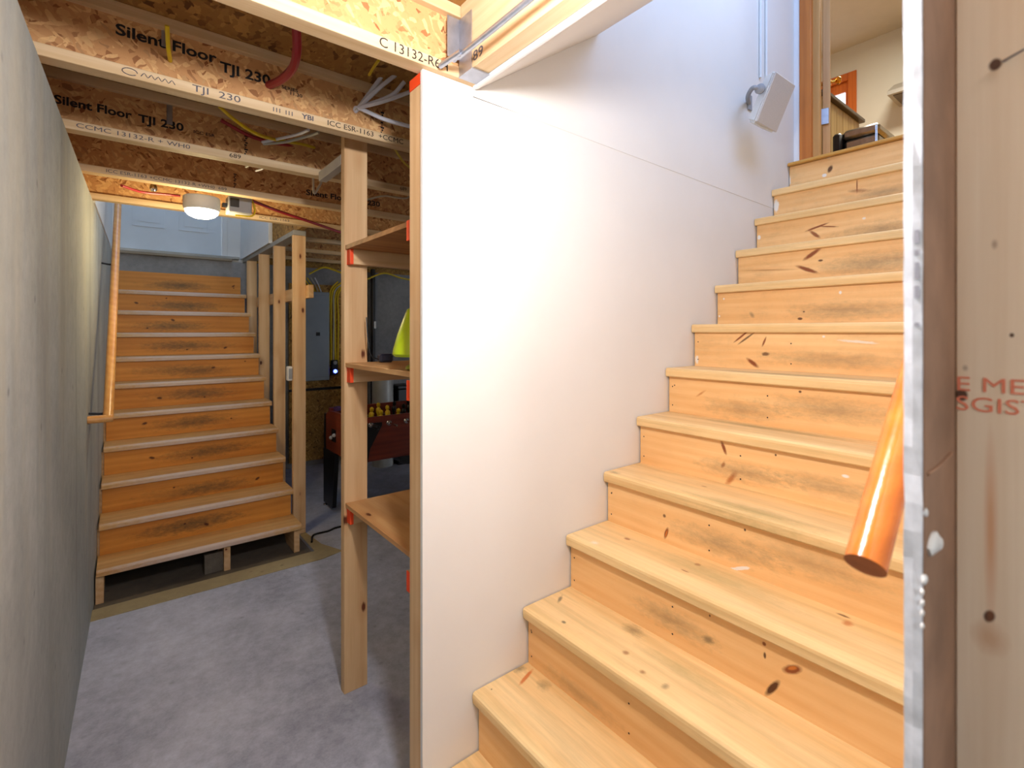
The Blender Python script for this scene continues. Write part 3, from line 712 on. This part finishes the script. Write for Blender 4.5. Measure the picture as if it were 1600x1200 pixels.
m_yel = flat('yellow_cable', lin(214, 184, 24), .5); m_wir = flat('white_cable', lin(214, 216, 226), .5); m_dul = flat('grey_cable', lin(176, 172, 160), .5)
m_red = flat('red_pipe', lin(150, 38, 44), .4)
cab = [('yellow', 514, .0), ('yellow', 517.5, .0), ('white', 521, .0), ('yellow', 524.5, 0), ('yellow', 528, 0)]
ORD = ['first', 'second', 'third', 'fourth', 'last']
for i, (cn, px, _) in enumerate(cab):
    a = at(px, 570, Y=YB-.025); b = at(px+random.uniform(-1.5, 1.5), 500, Y=YB-.03); c = at(px+2, 456, Y=YB-.03); e2 = at(px+14+i*4, 440, Y=YB-.06)
    o = tube('electrical_cable', [a, b, c, e2], .009, m_yel if cn == 'yellow' else m_dul, None, 6, 5)
    tag(o, '%s of five cables running down the far wall, counted from the electrical panel' % ORD[i], 'cable', 'cables beside the panel')
for i, px in enumerate((482, 487, 492, 497, 502)):
    a = at(px, 459, Y=YB-.06); b = at(px-4, 446, Y=YB-.07); c = at(px-14+i, 434, Y=YB-.12)
    a.z = 1.961
    o = tube('electrical_cable', [a, b, c], .006, [m_yel, m_yel, m_yel, m_dul, m_wir][i], None, 6, 5)
    tag(o, '%s from the left of five cables fanning out of the electrical panel top' % ORD[i], 'cable', 'cables above the panel')
hb = thing('cable_run', 'sagging yellow cables strung under the joists near the far wall', 'cable', (2.4, 5.5, 2.2))
tube('cable', [at(572, 437, Y=5.6), at(600, 427, Y=5.6), at(625, 434, Y=5.6), at(645, 438, Y=5.6)], .010, m_yel, hb, 6, 5)
tube('cable', [at(483, 428, Y=5.5), at(505, 418, Y=5.5), at(522, 422, Y=5.5), at(548, 432, Y=5.5)], .010, m_yel, hb, 6, 5)
pp = at(582.5, 560, Y=YB-.06)
pi = thing('drain_pipe', 'dark vertical pipe with a small white tag standing against the far wall', 'pipe', (pp.x, YB-.06, 0))
tube('pipe', [(pp.x, YB-.06, 0), (pp.x, YB-.06, ZJ)], .028, flat('black_pipe', lin(34, 30, 30), .4), pi, 14, 1, False)
q = at(586, 508, Y=YB-.09); box('tag', (q.x-.012, q.x+.014), (YB-.0915, YB-.089), (q.z-.04, q.z+.045), m_white, pi, .001)
wd = at(523, 574, Y=YB-.06)
dv2 = thing('alarm_unit', 'small black wall unit with a glowing blue light right of the electrical panel', 'device', (wd.x, YB-.05, wd.z))
box('body', (wd.x-.035, wd.x+.035), (YB-.07, YB-.0165), (wd.z-.09, wd.z+.085), m_black, dv2, .008)
lathe('socket', [(.022, 0), (.02, .02), (.0, .022)], m_greyp, dv2, (wd.x, YB-.0705, wd.z+.055), 14, (math.pi/2, 0, 0))
lathe('light', [(.022, 0), (.019, .012), (.0, .016)], emit('blue_led', (.08, .12, 1, 1), 6), dv2, (wd.x+.004, YB-.0705, wd.z-.045), 14, (math.pi/2, 0, 0))
tk = at(598, 600, Y=5.3)
tn = thing('water_tank', 'pale grey cylindrical tank on the floor behind the football table', 'tank', (tk.x, 5.3, 0))
lathe('body', [(.112, 0), (.118, .01), (.118, 1.02), (.105, 1.07), (.05, 1.10), (.0, 1.105)], flat('tank_grey', lin(176, 176, 172), .4, .1), tn, (tk.x, 5.3, 0), 28)
lathe('valve_head', [(.035, 1.104), (.035, 1.16), (.03, 1.17), (0, 1.17)], m_black, tn, (tk.x, 5.3, 0), 16)
tube('hose', [(tk.x-.03, 5.3, 1.14), (tk.x-.14, 5.3, 1.13), (tk.x-.18, 5.4, .9), (tk.x-.19, 5.6, .72)], .012, m_dul, tn, 8, 5)
bb = at(624, 617, Y=5.25)
tb = thing('storage_box', 'matt black box standing right of the pale tank', 'box', (bb.x, 5.25, 0))
box('body', (bb.x-.05, bb.x+.14), (5.18, 5.42), (0, .86), m_black, tb, .01)
box('lid', (bb.x-.055, bb.x+.145), (5.175, 5.425), (.861, .90), m_black, tb, .008)
fc = tube('floor_cable', [(1.07, 3.66, .009), at(490, 836, Z=.006), at(512, 830, Z=.006), at(536, 822, Z=.006), (1.75, 3.72, .006), (2.2, 3.5, .006)], .0075, m_black, None, 8, 6)
tag(fc, 'black cable lying across the grey floor beside the back stairs', 'cable')

# ------------------------------------------------------------------ football table
FX0, FX1, FY0, FY1, FZ = 1.40, 2.75, 3.70, 4.41, .845
ft = thing('football_table', 'dark red football table with black legs behind the shelf post', 'game table', (2.07, 4.05, 0))
m_mah = wood('table_mahogany', lin(124, 50, 32), lin(74, 24, 16), 'x', .3, spec=.5)
m_mah_y = wood('table_mahogany_end', lin(150, 66, 38), lin(104, 38, 22), 'y', .3, spec=.5)
box('side_panel', (FX0+.031, FX1-.031), (FY0, FY0+.03), (.50, FZ), m_mah, ft, .004)
box('side_panel', (FX0+.031, FX1-.031), (FY1-.03, FY1), (.50, FZ), m_mah, ft, .004)
def arch(y0, y1, z0, z1, ry, rz):
    q = [0, .4, .8, 1.2, math.pi/2]
    return [(y0, z0), (y1, z0)]+[(y1-ry+ry*math.cos(a), z1-rz+rz*math.sin(a)) for a in q]+[(y0+ry-ry*math.sin(a), z1-rz+rz*math.cos(a)) for a in q]
ep = prism('end_panel', arch(FY0+.002, FY1-.002, .50, FZ-.005, .17, .11), 'x', FX0, FX0+.03, m_mah_y, ft)
g = at(521, 681, X=FX0-.003)
box('goal_slot', (FX0-.004, FX0+.001), (g.y-.05, g.y+.05), (g.z-.05, g.z+.055), m_black, ep, .004)
for dy in (.035, -.04):
    b2 = bmesh.new(); bmesh.ops.create_uvsphere(b2, u_segments=10, v_segments=8, radius=.016)
    finish('ball', b2, m_white, ep, (FX0-.012, g.y+dy, g.z-.02*(1 if dy > 0 else -.6)), smooth=True)
prism('end_panel', arch(FY0+.002, FY1-.002, .50, FZ-.005, .17, .11), 'x', FX1-.03, FX1, m_mah_y, ft)
box('play_field', (FX0+.03, FX1-.03), (FY0+.03, FY1-.03), (.70, .715), flat('pitch_green', lin(40, 92, 48), .5), ft, 0)
prism('ball_return', [(FX0+.36, .50), (FX0+.42, .43), (FX0+.55, .405), (FX1-.5, .405), (FX1-.36, .5)], 'y', FY0+.03, FY1-.05, m_black, ft)
for sx in (0, 1):
    for sy in (0, 1):
        X_ = FX0-.004 if sx == 0 else FX1+.004; s = 1 if sx == 0 else -1
        ya, yb = (FY0-.008, FY0+.034) if sy == 0 else (FY1-.034, FY1+.008)
        pts = [(X_, .03), (X_+s*.065, .03), (X_+s*.085, .40), (X_+s*.12, .60), (X_+s*.22, .775), (X_+s*.22, .80), (X_, .80)]
        lg_ = prism('leg', pts, 'y', ya, yb, m_black, ft)
        yy0, yy1 = (FY0-.0085, FY0+.22) if sy == 0 else (FY1-.22, FY1+.0085)
        prism('leg_return', [(yy0, .03), (yy1, .03), (yy1+(.07 if sy == 0 else 0), .50), (yy0-(0.07 if sy == 1 else 0), .50)], 'x', X_-s*.004 if s > 0 else X_-.03, X_+.03 if s > 0 else X_+.004, m_black, lg_)
        lathe('foot', [(.03, 0), (.032, .008), (.015, .018), (.012, .031)], m_chrome, lg_, (X_+s*.02, ya+.021 if sy == 0 else yb-.021, 0), 14)
m_yp = flat('player_yellow', lin(222, 186, 40), .4)
rods = 8
for i in range(rods):
    x = 1.525+.15*i
    rd = tube('rod', [(x, FY0-.10-.05*(i % 3), .787), (x, FY1+.12, .787)], .008, m_chrome, ft, 10, 1, False)
    lathe('bushing', [(.024, 0), (.024, .006), (.018, .014), (.009, .015)], m_chrome, rd, (x, FY0-.0005, .787), 16, (math.pi/2, 0, 0))
    lathe('handle', [(.012, 0), (.018, .02), (.017, .09), (.012, .1)], m_black, rd, (x, FY0-.05-.05*(i % 3) if i % 2 == 0 else FY1+.12, .787), 12, (math.pi/2 if i % 2 == 0 else -math.pi/2, 0, 0))
    ncol = (m_black, m_yp)[i % 2] if i not in (2, 3) else (m_yp, m_black)[i % 2]
    for jn in range(3):
        y = FY0+.15+.2*jn
        lathe('player', [(.014, -.07), (.012, -.05), (.013, -.02), (.022, .0), (.022, .03), (.010, .045), (.017, .055), (.017, .075), (.006, .085)], ncol, rd, (x, y, .787), 10, (0.15*((i*7+jn) % 3-1), 0, 0))
sc = lathe('score_cup', [(.03, 0), (.034, .0), (.034, .03), (.02, .034), (0, .034)], flat('violet_plastic', lin(92, 60, 110), .5), None, (FX0+.055, FY1-.17, FZ-.0045), 16)
tag(sc, 'small violet cup on the far corner of the football table', 'cup')

# ------------------------------------------------------------------ ceiling lamp by the back stairs
pk = thing('ceiling_lamp', 'round glowing white lamp with grey junction box under the ceiling joists', 'lamp', (PUCK[0], PUCK[1], ZJ))
m_dome = emit('lamp_dome', (1, .95, .84, 1), 9)
lathe('housing', [(.088, .075), (.091, .07), (.091, .015), (.085, .0), (.08, .0)], flat('lamp_white', lin(206, 206, 200), .5), pk, (PUCK[0], PUCK[1], 2.20), 32)
lathe('dome', [(.083, .0), (.080, -.013), (.066, -.028), (.042, -.039), (.017, -.043), (0, -.044)], m_dome, pk, (PUCK[0], PUCK[1], 2.1995), 32)
box('junction_box', (PUCK[0]+.125, PUCK[0]+.245), (PUCK[1]-.06, PUCK[1]+.05), (2.205, 2.30), m_greyp, pk, .004)
box('bracket', (PUCK[0]+.10, PUCK[0]+.126), (PUCK[1]-.02, PUCK[1]+.02), (2.24, 2.26), m_black, pk, .001)
box('dark_insert', (PUCK[0]+.132, PUCK[0]+.178), (PUCK[1]-.0635, PUCK[1]-.0605), (2.235, 2.285), m_black, pk, .001)
box('mounting_strap', (PUCK[0]-.14, PUCK[0]+.26), (jy(3)+FW+.002, jy(3)+FW+.06), (ZJ+.034, ZJ+.05), m_greyp, pk, .001)
tube('lamp_cord', [(PUCK[0]+.247, PUCK[1]-.03, 2.30), (PUCK[0]+.265, PUCK[1]-.03, 2.25), (PUCK[0]+.25, PUCK[1]-.04, 2.20), (PUCK[0]+.16, PUCK[1]-.045, 2.19)], .005, m_yel, pk, 6, 6)
sd = at(240, 299, Y=3.45)
o = lathe('ceiling_hook', [(.006, .05), (.018, .03), (.02, .012), (.012, 0), (0, -.002)], m_chrome, None, (sd.x, 3.45, sd.z), 14)
tag(o, 'small shiny knob hanging under the ceiling left of the lit lamp', 'knob')
# bare bulb above the photographer that lights the white wall
bl = thing('ceiling_bulb', 'bare bulb in a white ceiling socket lighting the white wall', 'lamp', (BULB[0], BULB[1], ZS))
lathe('socket', [(.06, .0), (.06, -.03), (.03, -.05), (.022, -.18)], m_white, bl, (BULB[0], BULB[1], ZS-.001), 20)

# ------------------------------------------------------------------ cables and pipes in the joist bays
def cable(pts, r, mat, label, cat='cable', group=None, name='electrical_cable'):
    o = tube(name, pts, r, mat, None, 8, 8); return tag(o, label, cat, group)
yj = jy(1)
hub = at(557, 172, Y=yj+.015)
ends = [((590, 128), (603, 110), -.02, m_wir), ((592, 138), (622, 114), -.05, m_wir), ((610, 150), (632, 128), -.06, m_wir), ((600, 158), (645, 142), -.07, m_wir), ((585, 138), (612, 104), .0, m_dul), ((600, 186), (645, 199), -.01, m_wir)]
lbs = ['leftmost pale cable bending up from the hole in the printed joist', 'pale cable curving up second from the left out of the joist hole',
       'short pale cable rising to a free end out of the joist hole', 'pale cable running level from the joist hole towards the wall end',
       'dull beige cable rising behind the pale ones from the joist hole', 'lowest pale cable running down right from the joist hole to the wall end']
for (a, b, dy, mm), lb in zip(ends, lbs):
    cable([hub+Vector((0, .02, 0)), hub+Vector((.004, -.008, .006)), at(a[0], a[1], Y=yj-.03+dy), at(b[0], b[1], Y=yj-.06+dy)], .0078, mm, lb, group='pale cables from the joist hole')
cable([at(342, 166, Y=2.10), at(365, 186, Y=2.11), at(395, 206, Y=2.15), at(425, 217, Y=2.25), at(470, 225, Y=2.40), at(495, 232, Y=2.50)], .0065, m_yel, 'bright yellow cable sagging below the printed joist')
cable([at(410, 222, Y=2.35), at(435, 217, Y=2.25), at(465, 210, Y=2.15), at(482, 203, Y=2.05)], .006, m_wir, 'upper pale cable of the pair below the yellow cable')
cable([at(412, 225, Y=2.36), at(445, 222, Y=2.26), at(480, 213, Y=2.15), at(498, 207, Y=2.06)], .006, m_dul, 'lower pale cable of the pair below the yellow cable')
cable([at(463, 40, Y=1.55), at(464, 78, Y=1.60), at(458, 105, Y=1.68), at(440, 124, Y=1.78), at(419, 134, Y=yj+.03)], .0135, m_red, 'dark red pipe curving through the printed joist', 'pipe', name='water_pipe')
cable([at(345, 188, Y=2.45), at(400, 216, Y=2.47), at(470, 232, Y=2.49), at(531, 246, Y=2.51)], .008, m_red, 'thin dark red pipe behind the yellow cable', 'pipe', name='water_pipe')
cable([at(390, 312, Y=3.35), at(430, 328, Y=3.45), at(480, 345, Y=3.5), at(535, 364, Y=3.6)], .010, m_red, 'dark red pipe slanting down right of the ceiling lamp', 'pipe', name='water_pipe')
cable([at(190, 290, Y=3.2), at(222, 300, Y=3.35), at(262, 304, Y=3.4), at(282, 306, Y=3.4)], .007, m_red, 'thin dark red pipe left of the ceiling lamp', 'pipe', name='water_pipe')
cable([at(261, 40, Y=1.75), at(263, 75, Y=1.80), at(266, 95, Y=yj+.02)], .006, m_yel, 'short yellow cable dropping between the printed letters')
o = box('steel_strap', (at(258, 90, Y=yj+.01).x-.009, at(258, 90, Y=yj+.01).x+.009), (yj+.016, yj+.0185), (ZJ+.13, ZS-.036), m_steel, None, .0005)
tag(o, 'short grey steel strap on the printed web beside the yellow cable', 'strap')
q = at(265, 165, Y=jy(2)+.012); o = box('steel_strap', (q.x-.010, q.x+.010), (jy(2)+.013, jy(2)+.016), (ZJ+.10, ZS-.036), m_steel, None, .0005)
tag(o, 'grey steel strap on the second joist web between large letters', 'strap')
cable([at(577, 117, Y=1.70), at(584, 105, Y=1.62), at(592, 94, Y=1.55)], .005, m_yel, 'short yellow cable above the pale cable bunch')
cable([at(612, 224, Y=jy(1)+FW+.004), at(628, 250, Y=2.12), at(640, 262, Y=2.2)], .005, m_yel, 'short yellow cable hanging right of the bare post top')
cable([at(502, 284, Y=2.75), at(498, 292, Y=2.75), at(490, 299, Y=2.75), Vector((at(490, 299, Y=2.75).x, at(490, 299, Y=2.75).y, ZS-.003))], .006, m_dul, 'short cream cable stub left of the bare post')
cable([at(574, 312, Y=2.9), at(600, 306, Y=2.85), at(638, 308, Y=2.8), Vector((at(638, 308, Y=2.8).x, at(638, 308, Y=2.8).y, ZS-.003))], .006, m_dul, 'thin pale cable crossing the dark joist bay right of the post')
cable([at(384, 261, Y=2.9), at(400, 254, Y=2.8), at(424, 249, Y=2.7)], .005, m_dul, 'thin cream cable in the bay above the ceiling lamp')
cable([Vector((at(418, 249, Y=2.7).x, 2.7, ZS-.003)), at(418, 249, Y=2.7), at(412, 262, Y=2.75), at(400, 267, Y=2.85)], .005, m_wir, 'thin white cable end in the bay above the ceiling lamp')

# ------------------------------------------------------------------ speaker on the stairwell wall
sp = thing('wall_speaker', 'white loudspeaker tilted downward on the wall near the stair top', 'speaker', (2.52, 1.12, 2.646))
R = Euler((0, 0, math.radians(0))).to_matrix() @ Euler((math.radians(24), 0, 0)).to_matrix()
def sploc(v): return Vector((2.52, 1.13, 2.65))+R @ Vector(v)
wv_, hv, dv_ = .114, .120, .034
bm = bmesh.new()
fr = [(-wv_, -dv_, -hv), (wv_, -dv_, -hv), (wv_, -dv_, hv), (-wv_, -dv_, hv)]; bk = [(-wv_*.62, dv_, -hv*.9), (wv_*.62, dv_, -hv*.9), (wv_*.62, dv_, hv*.9), (-wv_*.62, dv_, hv*.9)]
A = [bm.verts.new(v) for v in fr]; B = [bm.verts.new(v) for v in bk]
bm.faces.new(A); bm.faces.new(B[::-1])
for i in range(4): bm.faces.new((A[i], A[(i+1) % 4], B[(i+1) % 4], B[i]))
bmesh.ops.bevel(bm, geom=bm.edges[:], offset=.012, segments=3, affect='EDGES')
finish('cabinet', bm, m_white, sp, sploc((0, 0, 0)), R.to_euler(), smooth=True)
bm = bmesh.new(); bx(bm, -wv_+.008, wv_-.008, -.004, .004, -hv+.008, hv-.008, .003)
finish('grille', bm, flat('grille_grey', lin(196, 192, 190), .7, var=.1, scale=300), sp, sploc((0, -dv_-.002, 0)), R.to_euler())
brk = tube('bracket', [sploc((-wv_*.9, .0, .03)), sploc((-wv_*1.15, .03, .03)), Vector((2.50, 1.225, 2.71)), Vector((2.59, YW-.004, 2.715))], .011, m_greyp, sp, 10, 5)
lathe('pivot_knob', [(.022, 0), (.024, .012), (.016, .018), (0, .019)], m_greyp, sp, sploc((-wv_*.98, .0, .03)), 16, (0, -math.pi/2, 0))
box('wall_plate', (2.575, 2.615), (YW-.010, YW-.0025), (2.68, 2.76), m_greyp, sp, .002)
for px, lb in ((1188, 'left white cable cover running up the wall above the speaker'), (1197, 'right white cable cover running up the wall above the speaker')):
    q = at(px, 110, Y=YW-.008)
    o = tube('cable_cover', [(q.x, YW-.009, q.z-.04), (q.x, YW-.009, 4.9)], .007, m_white, None, 8, 1, False); tag(o, lb, 'cable cover')

# ------------------------------------------------------------------ kitchen doorway
m_fir = wood('door_casing_wood', lin(206, 128, 56), lin(160, 84, 26), 'z', .35, spec=.5)
m_firl = wood('door_jamb_wood', lin(206, 160, 100), lin(166, 116, 62), 'z', .4)
def yk(px, X): return at(px, 300, X=X).y
XC = XK+.012
struct(box('wall_kitchen', (XK+.001, XK+.10), (yk(1249, XK), YW+1.9), (ZF+.001, 5.2), flat('hall_drywall', lin(226, 226, 228), .6, var=.02), None, 0))
struct(box('trim_5', (XK-.008, XK+.112), (yk(1268, XK), yk(1249.5, XK)), (ZF+.001, 4.62), m_fir, None, .003))
struct(box('trim_6', (XK+.02, XK+.05), (yk(1280.5, XK+.02), yk(1268.5, XK+.02)), (ZF+.001, 4.60), m_firl, None, .003))
# open door seen edge-on
pA = at(1291.5, 300, X=XK+.13); dirv = Vector((pA.x, pA.y, 0)).normalized(); nrm = Vector((-dirv.y, dirv.x, 0))
pA.z = 0
kd = struct(link('door_2', None, None, (pA.x, pA.y, ZF+.003)))
ang = math.atan2(dirv.y, dirv.x)
def dbox(name, u0, u1, n0, n1, z0, z1, mat, bev=.002):
    c = pA+dirv*((u0+u1)/2)+nrm*((n0+n1)/2); c.z = (z0+z1)/2
    bm = bmesh.new(); bx(bm, -(u1-u0)/2, (u1-u0)/2, -(n1-n0)/2, (n1-n0)/2, -(z1-z0)/2, (z1-z0)/2, bev)
    return finish(name, bm, mat, kd, c, (0, 0, ang))
dbox('door_leaf', 0, .72, -.020, .020, ZF+.008, 4.55, m_firl)
dbox('hinge', -.014, -.001, -.012, .034, 2.74, 2.835, m_steel); dbox('hinge', -.014, -.001, -.012, .034, 4.2, 4.29, m_steel)
for s in (-1, 1):
    c = pA+dirv*.655+nrm*(.021*s); c.z = at(1301, 127, X=c.x).z
    q = (nrm*s).to_track_quat('Z', 'Y').to_euler()
    lathe('door_knob', [(.026, 0), (.026, .004), (.011, .008), (.010, .03), (.024, .04), (.027, .052), (.018, .064), (0, .066)], m_brass, kd, c, 18, q)
# kitchen
m_kw = flat('kitchen_wall_paint', lin(220, 214, 196), .7, var=.03, scale=2)
XF = 6.9
wz0, wz1 = 3.62, 4.56
wy1 = yk(1338, XF-.02); wy0 = wy1+.95
struct(box('wall_kitchen_far', (XF, XF+.1), (-1.8, wy1+.03), (ZF, 5.0), m_kw, None, 0))
struct(box('wall_kitchen_far', (XF, XF+.1), (wy0-.03, 4.2), (ZF, 5.0), m_kw, None, 0))
struct(box('wall_kitchen_far', (XF, XF+.1), (wy1+.03, wy0-.03), (ZF, wz0), m_kw, None, 0))
struct(box('wall_kitchen_far', (XF, XF+.1), (wy1+.03, wy0-.03), (wz1+.02, 5.0), m_kw, None, 0))
struct(box('wall_kitchen_side', (XK+.1, XF), (3.5, 3.6), (ZF, 5.0), m_kw, None, 0))
struct(box('wall_kitchen_front', (XK+.1, XF), (-1.9, -1.8), (ZF, 5.0), m_kw, None, 0))
struct(box('wall_kitchen_near', (XK+.001, XK+.10), (-1.8, YR), (ZF+.001, 5.2), m_kw, None, 0))
struct(box('ceiling_kitchen', (XK+.1, XF+.1), (-1.9, 4.2), (4.945, 5.0), flat('kitchen_ceiling', lin(206, 200, 186), .8, var=.03), None, 0))
m_wf = wood('window_wood', lin(216, 118, 48), lin(178, 84, 30), 'z', .35, spec=.5)
wn = struct(link('window_1', None, None, (XF, (wy0+wy1)/2, wz0)))
cw = .088
for nme, ya, yb, za, zb in (('casing', wy1, wy1+cw, wz0-.08, wz1+.08), ('casing', wy0-cw, wy0, wz0-.08, wz1+.08), ('casing', wy1+cw, wy0-cw, wz1-cw+.08, wz1+.08), ('casing', wy1+cw, wy0-cw, wz0-.08, wz0-.08+cw)):
    box(nme, (XF-.022, XF-.001), (ya+.0005, yb-.0005), (za, zb), m_wf, wn, .003)
for nme, ya, yb, za, zb in (('sash', wy1+cw-.01, wy1+cw+.04, wz0-.02, wz1+.03), ('sash', wy0-cw-.04, wy0-cw+.01, wz0-.02, wz1+.03), ('sash', wy1+cw+.041, wy0-cw-.041, wz1-.12, wz1+.03), ('sash', wy1+cw+.041, wy0-cw-.041, wz0-.04, wz0+.07)):
    box(nme, (XF+.03, XF+.06), (ya, yb), (za, zb), m_wf, wn, .002)
gt = NT('window_glass', .02); gt.b.inputs['Transmission Weight'].default_value = 1; gt.b.inputs['IOR'].default_value = 1.05
box('pane', (XF+.043, XF+.047), (wy1+cw+.041, wy0-cw-.041), (wz0+.071, wz1-.121), gt.m, wn, 0)
# base cabinet with dark worktop
cz = ZF+.84
a = at(1297, 151, Z=cz+.03)
kc = thing('kitchen_cabinet', 'olive wooden base cabinet with a dark overhanging worktop beyond the doorway', 'cabinet', (4.7, 1.8, ZF))
m_cab = wood('cabinet_wood', lin(172, 146, 92), lin(132, 104, 58), 'z', .4)
box('body', (4.25, 5.05), (1.50, 2.10), (ZF+.001, cz-.001), m_cab, kc, .003)
for i in range(6): box('panel_board', (4.262+i*.13, 4.262+i*.13+.124), (1.494, 1.4995), (ZF+.09, cz-.02), m_cab, kc, .002)
box('worktop', (4.20, 5.09), (1.465, 2.13), (cz, cz+.03), flat('dark_worktop', lin(74, 66, 56), .4), kc, .004)
# waste bin
wb = thing('waste_bin', 'steel waste bin with a black lid just past the top stair', 'bin', (4.2, 1.2, ZF))
m_ss = flat('brushed_steel', lin(150, 144, 132), .3, .9, var=.2, scale=40)
bm = bmesh.new(); bx(bm, 4.055-4.24, 4.425-4.24, 1.091-1.195, 1.299-1.195, -.19, .19, .02); finish('body', bm, m_ss, wb, (4.24, 1.195, ZF+.192), smooth=True)
bm = bmesh.new(); bx(bm, 4.048-4.24, 4.432-4.24, 1.084-1.195, 1.306-1.195, -.033, .033, .018); finish('lid', bm, m_ss, wb, (4.24, 1.195, ZF+.417), smooth=True)
bm = bmesh.new(); bx(bm, -.205, .205, -.03, .03, -.22, .22, .015); finish('black_hinge_housing', bm, m_black, wb, (4.24, 1.335, ZF+.222), smooth=True)
for (x, y) in ((4.0475, 1.097), (4.0475, 1.105)): tube('trim_rib', [(x, y, ZF+.02), (x, y, ZF+.43)], .003, m_chrome, wb, 6, 1, False)
# cooker hood on the far wall
hp = at(1386, 146, X=XF-.45)
hd2 = thing('range_hood', 'stainless wedge shaped cooker hood on the kitchen wall', 'hood', (XF-.2, hp.y-.3, hp.z))
m_hs = flat('hood_steel', lin(196, 190, 178), .35, .6, var=.05)
prism('canopy', [(XF-.45, hp.z-.02), (XF-.45, hp.z+.02), (XF-.20, hp.z+.17), (XF-.001, hp.z+.17), (XF-.001, hp.z-.02)], 'y', hp.y-.6, hp.y, m_hs, hd2)
box('filter', (XF-.40, XF-.05), (hp.y-.56, hp.y-.04), (hp.z-.028, hp.z-.0205), flat('hood_filter', lin(120, 112, 100), .5, .5, var=.3, scale=80), hd2, .001)
box('chimney', (XF-.25, XF-.001), (hp.y-.42, hp.y-.18), (hp.z+.171, 4.94), m_hs, hd2, .002)
